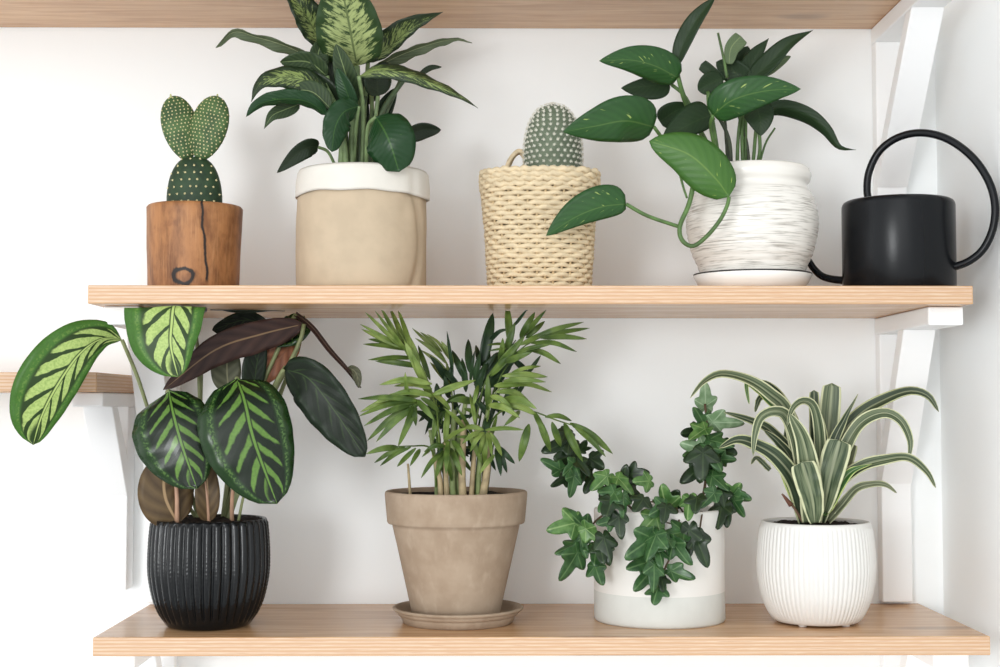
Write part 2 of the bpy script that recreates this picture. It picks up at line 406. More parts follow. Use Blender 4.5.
PCANE = plain('palm_cane', rgb(168, 150, 116), .6, .3, .3, 70)
PCANE_G = plain('palm_green_cane', rgb(128, 142, 92), .6, .3, .25, 70)
def ivym(name, a, b, vein, rough=.3):
    t = NT(name, rough, .34); u, v = t.uv()               # u: share of the radius, v: angle in turns
    nz = t.noise(t.obj(), 110, 3)
    x = t.math('ABSOLUTE', t.math('SUBTRACT', t.math('FRACT', t.math('ADD', t.math('MULTIPLY', v, 6), .5)), .5))
    m = t.math('SUBTRACT', 1, t.step(t.math('MULTIPLY', x, t.math('ADD', u, .1)), .015, .05))
    c = t.mix(t.step(nz, .3, .7), a, b); t.color(t.mix(t.math('MULTIPLY', m, .6), c, vein)); t.bump(x, .2, .001); return t.m
IV = [ivym('ivy_dark', rgb(25, 40, 22), rgb(36, 54, 30), rgb(60, 78, 46)), ivym('ivy_mid', rgb(38, 68, 36), rgb(60, 94, 52), rgb(104, 132, 86)),
      ivym('ivy_bright', rgb(58, 94, 44), rgb(92, 126, 68), rgb(140, 164, 108)), ivym('ivy_pale', rgb(98, 126, 88), rgb(134, 158, 124), rgb(170, 188, 158), .45)]
IV_B = plain('ivy_underside', rgb(110, 134, 96), .6, .3, .1, 80)
IVINE = plain('ivy_vine', rgb(84, 68, 52), .7, .2, .25, 80)

# ------------------------------------------------------------------ prickly pear in the log pot
def log_wood():
    t = NT('log_pot_wood', .5, .35); o = t.obj(); x, y, z = t.xyz(o)
    a = t.noise(t.scaled(o, (34, 34, 12)), 1.4, 5, .65); b = t.noise(o, 55, 4); g = t.noise(t.scaled(o, (300, 300, 20)), 1.5, 3)
    c = t.mix(t.step(a, .32, .68), rgb(112, 70, 40), rgb(166, 114, 70)); c = t.mix(t.math('MULTIPLY', t.step(b, .55, .75), .6), c, rgb(104, 62, 34))
    c = t.mix(t.math('MULTIPLY', t.step(g, .5, .8), .4), c, rgb(194, 146, 100))
    front = t.math('LESS_THAN', y, 0)
    cx = t.math('ADD', .0175, t.math('MULTIPLY', t.math('SUBTRACT', .095, z), .085))
    cr = t.math('ABSOLUTE', t.math('SUBTRACT', t.math('ADD', x, t.math('MULTIPLY', t.math('SUBTRACT', b, .5), .007)), cx))
    m = t.math('MULTIPLY', t.math('SUBTRACT', 1, t.step(cr, .0006, .002)), t.math('MULTIPLY', front, t.step(z, .004, .012)))
    # the knot: a dark ring round a pale heart
    kx = t.math('SUBTRACT', x, .0005); kz = t.math('SUBTRACT', z, .0145)
    kd = t.math('SQRT', t.math('ADD', t.math('POWER', t.math('MULTIPLY', kx, .8), 2), t.math('POWER', kz, 2)))
    kd = t.math('ADD', kd, t.math('MULTIPLY', t.math('SUBTRACT', a, .5), .012))
    ring = t.math('MULTIPLY', t.math('MULTIPLY', t.step(kd, .0052, .0072), t.math('SUBTRACT', 1, t.step(kd, .0092, .0112))), front)
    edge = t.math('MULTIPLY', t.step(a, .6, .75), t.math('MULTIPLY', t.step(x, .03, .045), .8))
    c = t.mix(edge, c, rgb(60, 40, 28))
    t.color(t.mix(t.math('MAXIMUM', m, ring), c, rgb(28, 20, 16))); t.bump(a, .25, .002); return t.m
YC = -.155
c0 = P(193.5, 284, YC); c0.z = ZM
r1 = thing('potted_prickly_pear', c0, 'prickly pear cactus with two ear-like pads in a brown log pot', 'cactus')
hz = zt(200.5, YC-.05)-ZM; R0 = 47.3*mpp(YC)
def fn(r, z, a):
    n = noise.noise(Vector((math.cos(a)*1.6, math.sin(a)*1.6, z*9+3)))*.0022+noise.noise(Vector((math.cos(a)*6, math.sin(a)*6, z*30)))*.0006
    return (r+n if r > .03 else r), z
v, f = lathe(dense([(R0*.93, 0), (R0*.95, .0015), (R0*.97, hz*.3), (R0*.985, hz*.6), (R0, hz-.003), (R0-.002, hz-.0005), (R0-.008, hz), (R0-.010, hz-.003), (R0-.011, hz-.018)], .004), c0, 72, fn)
mesh_obj('wooden_pot', v, f, log_wood(), r1)
soil(r1, c0.x, c0.y, c0.z+hz-.006, R0-.0105, SOIL)
def pad_mat(name, a, b):
    t = NT(name, .55, .3); nz = t.noise(t.obj(), 80, 3); t.color(t.mix(t.step(nz, .3, .7), a, b)); t.bump(nz, .15); return t.m
PAD = pad_mat('cactus_pad_green', rgb(50, 74, 40), rgb(76, 102, 58)); PAD_D = pad_mat('cactus_pad_deep_green', rgb(28, 48, 30), rgb(44, 66, 42))
SPINE = plain('cactus_areole', rgb(208, 196, 150), .8, .2)
def pad(base, tip, hw, th, Y, mat, rows, yaw=0, wide=.55, tp=.5):
    b = P(base[0], base[1], Y); t = P(tip[0], tip[1], Y); ax = (t-b); L = ax.length; ax.normalize()
    tc = Vector((math.sin(yaw), -math.cos(yaw), 0)); n = (tc-ax*tc.dot(ax)).normalized(); a = ax.cross(n); w = hw*mpp(Y)
    nu, nv = 24, 28; V = []; Fc = []
    def wd(u): return max(0, (u**wide*(1-u)**tp))/max((i/100)**wide*(1-i/100)**tp for i in range(101))
    def pt(u, ang): return b+ax*(L*u)+a*(math.cos(ang)*w*wd(u))+n*(math.sin(ang)*th*wd(u)**.8)
    for i in range(nu+1):
        u = (1-math.cos(PI*i/nu))/2
        for k in range(nv): V.append(pt(u, 2*PI*k/nv))
    for i in range(nu):
        for k in range(nv): k2 = (k+1) % nv; Fc.append((i*nv+k, i*nv+k2, (i+1)*nv+k2, (i+1)*nv+k))
    o = mesh_obj('cactus_pad', V, Fc, mat, r1)
    mb = MB(); rnd = random.Random(int(base[0]*7))
    def areole(p, d, s):
        # a tuft: small knob with a few short bristles
        x = d.orthogonal().normalized(); y = d.cross(x)
        ring = [p+(x*math.cos(q*PI/3)+y*math.sin(q*PI/3))*s for q in range(6)]
        mb.add([p-d*s*.3]+ring+[p+d*s*.9], [(1+q, 1+(q+1) % 6, 7) for q in range(6)]+[(0, 1+(q+1) % 6, 1+q) for q in range(6)])
        for q in range(3):
            e = (d+x*rnd.uniform(-.8, .8)+y*rnd.uniform(-.8, .8)).normalized()*s*2.0
            k = x*s*.22; mb.add([p-k, p+k, p+y*s*.22, p+e], [(0, 1, 3), (1, 2, 3), (2, 0, 3)])
    for i in range(rows):
        u = .08+.88*i/(rows-1); cols = max(2, int(rows*.8*wd(u)*w*2/L*1.25))
        for sgn in (1, -1):
            for k in range(cols):
                s = (k+.5+(.25 if i % 2 else -.25))/cols*2-1
                if abs(s) > .97: continue
                ang = math.acos(s)*sgn+rnd.uniform(-.05, .05); p = pt(u, ang); q = pt(u, ang+.02)-p; z = pt(min(1, u+.01), ang)-p
                d = q.cross(z)
                if d.length < 1e-12: continue
                d.normalize()
                if d.dot(p-(b+ax*L*u)) < 0: d = -d
                areole(p, d, .0009 if rows > 12 else .0013)
    mb.build('spines', SPINE, o, False)
    return o
pad((194.5, 238), (194.5, 157), 28, .019, YC, PAD_D, 11, 0, .3, .36)
pad((188, 161), (173, 96), 18, .0085, YC+.004, PAD, 18, .25, .62)
pad((200, 161), (217, 96), 20, .0085, YC-.003, PAD, 18, -.2, .62)
mb = MB()
for q in ((171, 98, 170.5, 94), (217, 99, 217.5, 94)): tube(mb, [P(q[0], q[1], YC), P(q[2], q[3], YC)], (.0018, .0008), 5, 6)
mb.build('bud', plain('cactus_bud', rgb(170, 174, 120), .6), r1)

# ------------------------------------------------------------------ dieffenbachia in the paper bag pot
YD = -.16
c0 = P(362, 284, YD); c0.z = ZM
r2 = thing('potted_dieffenbachia', c0, 'leafy dieffenbachia with mottled leaves in a beige paper bag pot with white cuff', 'plant')
RB = 65*mpp(YD); zc = zt(188.5, YD-.07)-ZM; ztp = zt(162.5, YD-.07)-ZM
def bag_fn(r, z, a):
    # a = -pi/2 faces the room; soft dents and one long crease on the right
    n = noise.noise(Vector((math.cos(a)*1.3, math.sin(a)*1.3, z*10)))*.0022
    q = z/zc
    cr = math.exp(-((a-(2*PI-.62+.25*math.sin(q*3)))/.09)**2); d2 = math.exp(-((a-(2*PI-1.05+.3*q))/.12)**2)*max(0, q)
    n += noise.noise(Vector((math.cos(a)*5, math.sin(a)*5, z*34)))*.0007
    n -= .0035*cr+.0016*d2
    return (r+n if r > .04 else r), z
prof = dense([(RB*.985, 0), (RB*1.0, .003), (RB*1.01, zc*.4), (RB*1.0, zc*.8), (RB*.985, zc+.008), (RB*.96, zc+.008), (RB*.95, .05)], .004)
v, f = lathe(prof, c0, 120, bag_fn)
BAG = plain('beige_washable_paper', rgb(184, 166, 142), .75, .2, .05, 40, .12)
mesh_obj('bag', v, f, BAG, r2)
def cuff_fn(r, z, a):
    n = noise.noise(Vector((math.cos(a)*2, math.sin(a)*2, 7+z*12)))*.0016
    low = max(0, 1-(z-zc)/(ztp-zc)); wob = noise.noise(Vector((math.cos(a)*1.8, math.sin(a)*1.8, 2)))*.003*low
    n -= .002*math.exp(-((a-(2*PI-.62))/.1)**2)
    return r+n, z+wob-.0012*low*max(0, math.cos(a))
prof = dense([(RB*1.012, zc-.001), (RB*1.03, zc-.002), (RB*1.034, zc+.001), (RB*1.03, (zc+ztp)/2), (RB*1.01, ztp-.003), (RB*.985, ztp), (RB*.955, ztp-.002), (RB*.945, ztp-.012)], .003)
v, f = lathe(prof, c0, 120, cuff_fn, False)
mesh_obj('cuff', v, f, plain('white_paper_cuff', rgb(214, 209, 200), .75, .2, .02, 40, .12), r2)
soil(r2, c0.x, c0.y, c0.z+ztp-.008, RB*.94, SOIL)
def DL(mats, mid, W, prof='ovate', **kw): return leaf(r2, mats, mid, W, prof, smat=DSTEM, **kw)
zs = 170
DL((DF_P, DF_B), [(357, 66, -.165), (353, 45, -.185), (346, 8, -.215), (338, -27, -.24)], (35, 34), 'ovate', fold=14, wave=1.5, roll=-8, stem=[(358, 110, -.16), (357, zs, -.16)], sr=3)
DL((DF_M, DF_B), [(326, 48, -.16), (313, 28, -.17), (300, 5, -.185), (285, -14, -.19)], (15, 17), 'ovate', fold=18, roll=15, wave=2, stem=[(340, 90, -.16), (350, zs, -.16)])
DL((DF_M, DF_B), [(368, 62, -.15), (388, 48, -.15), (412, 28, -.16), (443, 12, -.165)], (19, 7), 'long', fold=10, roll=18, wave=1.5, stem=[(365, 100, -.155), (362, zs, -.16)])
DL((DF_B, DF_D), [(368, 74, -.13), (392, 59, -.12), (425, 46, -.12), (455, 39, -.13), (472, 43, -.135)], (5, 8), 'long', fold=20, roll=25, wave=2, stem=[(372, 110, -.15), (366, zs, -.155)])
DL((DF_M, DF_B), [(359, 76, -.2), (380, 70, -.215), (404, 73, -.22), (432, 83, -.215), (458, 95, -.21), (478, 108, -.205)], (13, 9), 'long', fold=-22, roll=-38, wave=1, stem=[(363, 110, -.18), (362, zs, -.165)])
DL((DF_D, DF_B), [(418, 76, -.15), (430, 68, -.145), (442, 67, -.14)], 3, 'lance', stem=[(400, 84, -.15), (385, 112, -.155)], sr=1.2)
DL((DF_D, DF_O), [(378, 96, -.175), (377, 80, -.185), (376, 66, -.19)], 15, 'round', roll=20, fold=8, stem=[(374, 130, -.17), (370, zs, -.165)])
DL((DF_B, DF_D), [(310, 58, -.16), (286, 46, -.17), (256, 37, -.18), (234, 32, -.185), (216, 48, -.19)], (8, 5), 'strap', fold=25, roll=-30, wave=2.4, wfreq=3, stem=[(330, 85, -.16), (348, zs, -.16)])
DL((DF_O, DF_B), [(327, 76, -.185), (308, 62, -.195), (280, 62, -.2)], 12, 'ovate', fold=10, roll=-20, wave=1, stem=[(335, 110, -.17), (348, zs, -.165)])
DL((DF_O, DF_D), [(322, 72, -.185), (318, 55, -.19), (324, 38, -.19)], 11, 'ovate', fold=15, roll=25)
DL((DF_M, DF_B), [(328, 100, -.19), (308, 82, -.205), (280, 77, -.215), (260, 84, -.22), (251, 102, -.222)], (13, 15), 'long', fold=-14, roll=20, wave=1.6, stem=[(336, 116, -.18), (346, zs, -.165)], sr=3)
DL((DF_G, DF_B), [(327, 115, -.2), (308, 102, -.21), (284, 99, -.215), (260, 104, -.218), (246, 117, -.218)], (8, 10), 'ovate', fold=-20, roll=-25, wave=1, stem=[(337, 125, -.185), (345, zs, -.17)], sr=1.6)
DL((DF_O, DF_B), [(300, 104, -.185), (284, 110, -.19), (272, 116, -.195), (264, 129, -.195)], 8, 'long', fold=10)
DL((DF_G, DF_B), [(359, 106, -.2), (344, 112, -.215), (335, 128, -.22), (332, 152, -.22)], (17, 14), 'broad', fold=-14, roll=-15, wave=1.5, stem=[(356, 130, -.185), (354, zs, -.17)], sr=1.8)
DL((DF_D, DF_B), [(318, 147, -.19), (309, 147, -.2), (296, 155, -.205), (277, 173, -.21)], (10, 9), 'heart', fold=12, roll=-15, stem=[(328, 152, -.18), (337, zs, -.17)], sr=1.6)
DL((DF_G, DF_B), [(376, 117, -.215), (384, 130, -.235), (391, 146, -.24), (399, 172, -.232)], (26, 27), 'round', fold=-6, cup=-.2, roll=10, wave=.8, stem=[(368, 128, -.2), (366, zs, -.175)])
DL((DF_D, DF_B), [(404, 138, -.14), (422, 130, -.14), (441, 130, -.14)], (8, 10), 'ovate', fold=10, roll=15, stem=[(392, 150, -.15), (376, zs, -.16)], sr=1.6)
DL((DF_O, DF_D), [(354, 104, -.175), (345, 72, -.19), (336, 44, -.2)], 12, 'ovate', fold=16, roll=-10)
DL((DF_D, DF_D), [(346, 112, -.165), (336, 84, -.17), (324, 60, -.17)], 16, 'ovate', fold=12, roll=15)
DL((DF_G, DF_B), [(354, 112, -.19), (346, 90, -.2), (337, 68, -.205)], 10, 'ovate', fold=14, roll=-25)
DL((DF_D, DF_D), [(340, 118, -.15), (330, 96, -.15), (312, 80, -.15)], 14, 'ovate', fold=12)
DL((DF_D, DF_D), [(362, 104, -.14), (372, 84, -.14), (388, 62, -.135)], 13, 'ovate', fold=12)
DL((DF_D, DF_O), [(376, 130, -.15), (384, 110, -.15), (396, 88, -.15)], 9, 'ovate', fold=16)
DL((DF_D, DF_O), [(364, 140, -.14), (362, 120, -.14), (366, 98, -.14)], 8, 'ovate', fold=16)
DL((DF_D, DF_O), [(342, 112, -.18), (326, 92, -.185), (304, 70, -.19)], 13, 'ovate', fold=14, roll=-10)
DL((DF_D, DF_D), [(350, 118, -.16), (346, 92, -.16), (352, 62, -.165)], 13, 'ovate', fold=12, roll=15)
DL((DF_O, DF_D), [(330, 108, -.2), (312, 92, -.205), (290, 90, -.208)], (6, 12), 'ovate', fold=10, roll=10)
stems(r2, 'stem', [([(341, zs, -.18), (342, 140, -.18), (338, 112, -.18), (324, 84, -.19)], 3.6), ([(352, zs, -.175), (352, 130, -.175), (354, 90, -.17)], 3.6),
    ([(346, zs, -.18), (345, 148, -.185), (340, 125, -.185)], 3)], DSTEM)
stems(r2, 'stem', [([(366, zs, -.17), (374, 135, -.17), (384, 108, -.165), (405, 78, -.16)], 3.4), ([(360, zs, -.165), (360, 120, -.165), (366, 96, -.17)], 3),
    ([(372, zs, -.16), (383, 120, -.16), (400, 82, -.155)], 3), ([(356, zs, -.16), (357, 110, -.16), (352, 70, -.165)], 3.2)], DSTEM_D)

# ------------------------------------------------------------------ cactus in the straw basket
YB = -.16
c0 = P(539.5, 284, YB); c0.z = ZM
r3 = thing('potted_pincushion_cactus', c0, 'round cactus with white spines in a woven straw basket', 'cactus')
hB = zt(165.5, YB-.06)-ZM
STRAW = plain('straw_strand', rgb(208, 190, 158), .7, .25, .1, 120, .3); STRAW_D = plain('straw_stake', rgb(190, 168, 132), .75, .2, .12, 120)
def sq(a, r, p=3.0):
    c, s = math.cos(a), math.sin(a); k = (abs(c)**p+abs(s)**p)**(-1/p); return Vector((c*k*r, s*k*r*.86, 0))
def rad(z):
    q = z/hB; return (50+(58.4-50)*min(1, q*1.12)-1.2*math.sin(q*PI))*mpp(YB)-.001
NST = 40; mb = MB(); rows = 25; rnd = random.Random(4)
for i in range(rows):
    q = (i+.5)/rows; z = q*(hB-.002); top = i >= rows-4
    n = NST*6; pts = []
    for k in range(n):
        a = 2*PI*k/n; w = math.sin(a*NST/2*1.0+(PI if i % 2 else 0))
        jit = noise.noise(Vector((math.cos(a)*6, math.sin(a)*6, i*1.7)))
        p = sq(a, rad(z)+.0014*w+.0006*jit)
        # the straw sits a touch higher where it passes over a stake
        p += Vector((c0.x, c0.y, c0.z+z+.0022+(.0008*jit)+(.0009*math.sin(a*NST) if top else .0005*w)))
        pts.append(p)
    rr = (hB/rows)*(.62 if top else .56)
    tube(mb, pts, rr*rnd.uniform(.88, 1.05), seg=6, closed=True)
    if top:   # the upper rows are twined from two strands
        tube(mb, [p+Vector((0, 0, .0012*math.sin(k*2*PI/6))) + (p-Vector((c0.x, c0.y, p.z))).normalized()*.0011*math.cos(k*2*PI/6) for k, p in enumerate(pts)], rr*.55, seg=5, closed=True)
basket = mb.build('basket', STRAW, r3)
mb = MB()
for k in range(NST):
    a = 2*PI*(k+.5)/NST
    tube(mb, [sq(a, rad(z)-.0004)+Vector((c0.x, c0.y, c0.z+z)) for z in (0.0006, hB*.3, hB*.6, hB*.99)], .0016, 8, 5)
mb.build('stakes', STRAW_D, basket)
v, f = lathe([(.0, .0012), (rad(0)*.8, .0012), (rad(hB)*.8, hB-.01), (0, hB-.009)], c0, 40, None, False)
mesh_obj('lining', v, f, plain('basket_lining', rgb(150, 128, 96), .9), r3)
mb = MB(); tube(mb, [P(506, 172, -.125), P(510, 160, -.125), P(519, 151, -.128), P(527, 158, -.13), P(526, 172, -.13)], .0028, 24, 7)
tube(mb, [P(507, 172, -.121), P(513, 158, -.121), P(520, 153, -.123), P(525, 161, -.126), P(523, 172, -.128)], .0022, 24, 7); mb.build('handle_loop', STRAW, r3)
cc = P(553, 168, YB); RC = 29*mpp(YB); top = zt(104, YB)
pr = smooth_prof([(RC*.86, -.025), (RC*.97, -.004), (RC*1.0, .012), (RC*.96, .032), (RC*.8, .052), (RC*.48, .067), (.0006, top-cc.z)], 40)
v, f = lathe(pr, cc, 48)
t = NT('pincushion_flesh', .7, .2); nz = t.noise(t.obj(), 120, 3); t.color(t.mix(nz, rgb(72, 84, 66), rgb(120, 130, 110)))
body = mesh_obj('cactus_body', v, f, t.m, r3)
mb = MB(); rnd = random.Random(8)
LEN = [0]
for a, b in zip(pr, pr[1:]): LEN.append(LEN[-1]+math.dist(a, b))
rowsN = 19
for i in range(rowsN):
    s = LEN[-1]*(.04+.95*i/(rowsN-1)); j = 0
    while j < len(pr)-2 and s > LEN[j+1]: j += 1
    q = (s-LEN[j])/(LEN[j+1]-LEN[j]); r = pr[j][0]+(pr[j+1][0]-pr[j][0])*q; z = pr[j][1]+(pr[j+1][1]-pr[j][1])*q
    tz = Vector((pr[j+1][0]-pr[j][0], pr[j+1][1]-pr[j][1])).normalized()
    m = max(3, int(26*min(1, r/RC+.05)))
    for k in range(m):
        a = 2*PI*(k+(.5 if i % 2 else 0))/m; rd = Vector((math.cos(a), math.sin(a), 0)); d = (rd*tz.y+Vector((0, 0, -tz.x))).normalized()
        p = cc+rd*r+Vector((0, 0, z)); x = d.orthogonal().normalized(); y = d.cross(x)
        # tubercle tip
        s0 = .0015
        mb.add([p+(x*math.cos(e*PI/3)+y*math.sin(e*PI/3))*s0 for e in range(6)]+[p+d*.0014], [(e, (e+1) % 6, 6) for e in range(6)])
        for e in range(13):
            an = 2*PI*e/13+rnd.random()*.4; w = (x*math.cos(an)+y*math.sin(an)); tip = p+d*rnd.uniform(.0016, .0032)+w*rnd.uniform(.002, .0032)
            b = w.cross(d)*.0003; mb.add([p+d*.0008-b, p+d*.0008+b, p+d*.0014, tip], [(0, 1, 3), (1, 2, 3), (2, 0, 3)])
mb.build('spines', plain('white_spines', rgb(218, 216, 204), .7), body, False)

# ------------------------------------------------------------------ pothos in the streaked white pot
def streak_glaze():
    t = NT('streaked_white_glaze', .25, .5); o = t.obj(); x, y, z = t.xyz(o)
    an = t.math('ARCTAN2', y, x); cb = t.node('ShaderNodeCombineXYZ'); t.put(cb.inputs[0], t.math('MULTIPLY', an, 2.0)); t.put(cb.inputs[2], t.math('MULTIPLY', z, 640))
    nz = t.noise(cb.outputs[0], 1, 3, .6); big = t.noise(t.scaled(cb.outputs[0], (.6, 1, .07)), 1.2, 2)
    m = t.math('MULTIPLY', t.step(nz, .45, .68), t.step(big, .3, .55))
    m = t.math('MULTIPLY', m, t.math('SUBTRACT', 1, t.step(z, .106, .113)))
    c = t.mix(t.math('MULTIPLY', m, .75), rgb(226, 222, 215), rgb(132, 124, 114))
    t.color(c); t.bump(nz, .06, .001); return t.m
YP = -.155; k = mpp(YP)
c0 = P(752.5, 284, YP); c0.z = ZM
sa = thing('plant_saucer', c0, 'white glazed saucer under the streaked white pothos pot', 'saucer')
zsr = zt(271, YP-.05)-ZM
GLZ = plain('white_glaze', rgb(238, 236, 232), .22, .5, .02, 30)
v, f = lathe([(46*k, 0), (48*k, .0008), (55*k, zsr*.5), (59*k, zsr-.0008), (58.5*k, zsr), (57*k, zsr-.0006), (53*k, zsr*.55), (47*k, .004), (.001, .004)], c0, 96)
mesh_obj('dish', v, f, GLZ, sa)
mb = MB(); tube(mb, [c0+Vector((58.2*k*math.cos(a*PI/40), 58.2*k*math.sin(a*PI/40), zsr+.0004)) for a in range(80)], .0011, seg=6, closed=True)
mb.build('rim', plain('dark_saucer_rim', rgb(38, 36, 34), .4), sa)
c1 = c0.copy(); c1.z += .0045; 
r4 = thing('potted_pothos', c1, 'trailing pothos with glossy heart-shaped leaves in a streaked round white pot', 'plant')
zz = lambda py: zt(py, YP-.05)-c1.z
pr = smooth_prof([(44*k, 0), (49*k, .006), (54.5*k, zz(262)), (60.5*k, zz(248)), (65*k, zz(228)), (65.5*k, zz(212)), (62*k, zz(194)), (56*k, zz(183)), (55*k, zz(180)), (58.2*k, zz(174)), (59*k, zz(169)), (56.5*k, zz(163)), (53*k, zz(161)), (50*k, zz(163)), (49*k, zz(172)), (49*k, zz(185))], 90)
v, f = lathe(pr, c1, 120, lambda r, z, a: (r+.0003*math.sin(z*900)*(r > 49.5*k), z))
mesh_obj('pot', v, f, streak_glaze(), r4)
soil(r4, c1.x, c1.y, c1.z+zz(176), 49*k, SOIL)
def PL(mats, mid, W, prof='heart', **kw): return leaf(r4, mats, mid, W, prof, **dict(dict(smat=PSTEM, sr=1.9), **kw))
pz = 178
PL((PO_G, PO_B), [(678, 78, -.19), (655, 66, -.205), (630, 60, -.215), (599, 61, -.22)], (17, 19), 'heart', fold=-10, roll=-10, stem=[(686, 105, -.175), (706, 140, -.165), (722, pz, -.16)])
PL((PO_D, PO_B), [(676, 66, -.18), (683, 44, -.185), (696, 20, -.195), (715, -3, -.2)], (10, 9), 'lance', fold=14, roll=-20, stem=[(684, 95, -.175), (700, 130, -.165), (718, pz, -.16)])
PL((PO_D, PO_B), [(669, 82, -.165), (648, 86, -.165), (621, 88, -.165)], (15, 10), 'heart', fold=6, roll=10, stem=[(690, 105, -.165), (715, pz, -.16)])
PL((PO_G, PO_B), [(654, 127, -.205), (626, 121, -.225), (596, 126, -.23), (563, 132, -.23)], (24, 26), 'heart', fold=-10, roll=-14, stem=[(664, 140, -.195), (688, 165, -.2), (712, pz, -.17)])
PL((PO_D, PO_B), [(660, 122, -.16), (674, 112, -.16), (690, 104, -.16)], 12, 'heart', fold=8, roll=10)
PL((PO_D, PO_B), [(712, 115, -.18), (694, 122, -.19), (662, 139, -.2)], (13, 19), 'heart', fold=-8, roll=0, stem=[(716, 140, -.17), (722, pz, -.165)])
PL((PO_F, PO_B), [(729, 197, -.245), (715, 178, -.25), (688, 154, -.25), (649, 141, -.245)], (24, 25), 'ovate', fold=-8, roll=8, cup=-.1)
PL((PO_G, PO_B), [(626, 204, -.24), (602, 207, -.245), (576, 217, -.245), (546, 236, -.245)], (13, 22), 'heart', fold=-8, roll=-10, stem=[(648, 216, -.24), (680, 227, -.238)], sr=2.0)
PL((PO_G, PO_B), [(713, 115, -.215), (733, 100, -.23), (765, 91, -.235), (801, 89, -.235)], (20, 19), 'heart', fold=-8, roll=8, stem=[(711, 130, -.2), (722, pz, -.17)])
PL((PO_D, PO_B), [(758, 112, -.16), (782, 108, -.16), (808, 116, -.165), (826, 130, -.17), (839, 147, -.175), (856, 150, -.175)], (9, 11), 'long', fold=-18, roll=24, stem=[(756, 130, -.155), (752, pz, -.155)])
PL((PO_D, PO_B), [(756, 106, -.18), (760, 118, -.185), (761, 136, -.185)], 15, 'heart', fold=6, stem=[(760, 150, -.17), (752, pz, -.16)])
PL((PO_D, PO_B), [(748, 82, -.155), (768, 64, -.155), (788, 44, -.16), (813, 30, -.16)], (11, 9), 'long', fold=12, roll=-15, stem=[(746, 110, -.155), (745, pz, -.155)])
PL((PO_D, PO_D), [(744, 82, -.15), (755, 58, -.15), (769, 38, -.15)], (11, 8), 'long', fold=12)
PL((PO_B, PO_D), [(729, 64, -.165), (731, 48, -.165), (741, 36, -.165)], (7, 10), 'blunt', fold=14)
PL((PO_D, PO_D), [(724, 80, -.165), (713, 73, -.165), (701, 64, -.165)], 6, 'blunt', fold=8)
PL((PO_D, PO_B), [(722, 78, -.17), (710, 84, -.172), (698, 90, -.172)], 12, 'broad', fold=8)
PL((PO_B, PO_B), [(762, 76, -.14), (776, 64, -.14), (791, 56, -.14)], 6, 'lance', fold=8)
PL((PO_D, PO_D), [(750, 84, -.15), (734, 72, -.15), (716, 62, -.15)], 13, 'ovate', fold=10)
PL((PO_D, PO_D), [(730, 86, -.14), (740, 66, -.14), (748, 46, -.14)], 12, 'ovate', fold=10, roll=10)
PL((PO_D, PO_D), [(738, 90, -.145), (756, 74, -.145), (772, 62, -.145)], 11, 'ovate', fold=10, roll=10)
stems(r4, 'stem', [([(694, 182, -.235), (689, 204, -.238), (680, 226, -.24), (682, 240, -.242), (693, 246, -.243), (707, 236, -.245), (720, 220, -.247), (727, 206, -.247), (729, 197, -.246)], 2.6),
    ([(694, 182, -.235), (702, 165, -.22), (712, pz-14, -.19), (720, pz, -.165)], 2.4), ([(680, 150, -.2), (679, 168, -.228), (683, 186, -.237), (687, 198, -.238)], 1.5),
    ([(737, pz, -.16), (738, 140, -.16), (741, 112, -.165)], 2), ([(744, pz, -.16), (742, 130, -.16), (746, 105, -.16)], 2.2), ([(756, pz, -.16), (765, 145, -.16), (775, 128, -.16)], 1.3),
    ([(727, 78, -.165), (724, 60, -.165), (718, 33, -.165)], 1.6), ([(708, 92, -.175), (709, 108, -.18), (714, 120, -.18)], 2)], PSTEM)
stems(r4, 'stem', [([(731, pz, -.165), (729, 140, -.17), (716, 112, -.18)], 2.2), ([(750, pz, -.155), (746, 140, -.155), (735, 105, -.155)], 2), ([(729, pz, -.15), (726, 135, -.15), (722, 85, -.16)], 2)], PSTEM_D)

# ------------------------------------------------------------------ watering can
YW = -.165; k = mpp(YW)
c0 = P(899, 284, YW); c0.z = ZM
wc = thing('watering_can', c0, 'matt black metal watering can with a big round hoop handle', 'watering can')
t = NT('black_enamel', .27, .22); nz = t.noise(t.obj(), 300, 2); t.color(rgb(16, 18, 21)); t.bump(nz, .03); BLK = t.m
hw_ = zt(194, YW-.05)-ZM; rw = 55.5*k
pr = [(rw*.99, 0), (rw, .001), (rw, hw_-.007), (rw-.0007, hw_-.004), (rw-.002, hw_-.0018), (rw-.0045, hw_-.0004), (rw-.007, hw_), (rw-.009, hw_-.0006), (rw-.010, hw_-.003), (rw-.0101, hw_-.03), (.001, hw_-.03)]
v, f = lathe(pr, c0, 128); mesh_obj('body', v, f, BLK, wc)
th = math.radians(31); ux = Vector((math.cos(th), -math.sin(th), 0))     # handle plane turns towards the room, the spout towards the wall
def on(px, py):                                                          # point of the handle plane seen at (px, py)
    d = RM @ Vector(((px-500)/F, -(py-333.5)/F, -1)); n = ux.cross(Vector((0, 0, 1)))
    return CAM+d*((c0-CAM).dot(n)/d.dot(n))
mb = MB(); tube(mb, [on(*q) for q in ((869, 202), (867, 190), (869, 172), (878, 153), (893, 140), (912, 133.5), (932, 134), (953, 142), (974, 159), (989, 182), (995, 205), (993, 228), (984, 248), (971, 260), (957, 266), (947, 268))], 3.9*k, 90, 12)
mb.build('handle', BLK, wc)
mb = MB(); tube(mb, [on(*q) for q in ((850, 280), (838, 280), (824, 277), (815, 270), (807, 258), (800, 243))], (.0048, .0036), 40, 10); mb.build('spout', BLK, wc)

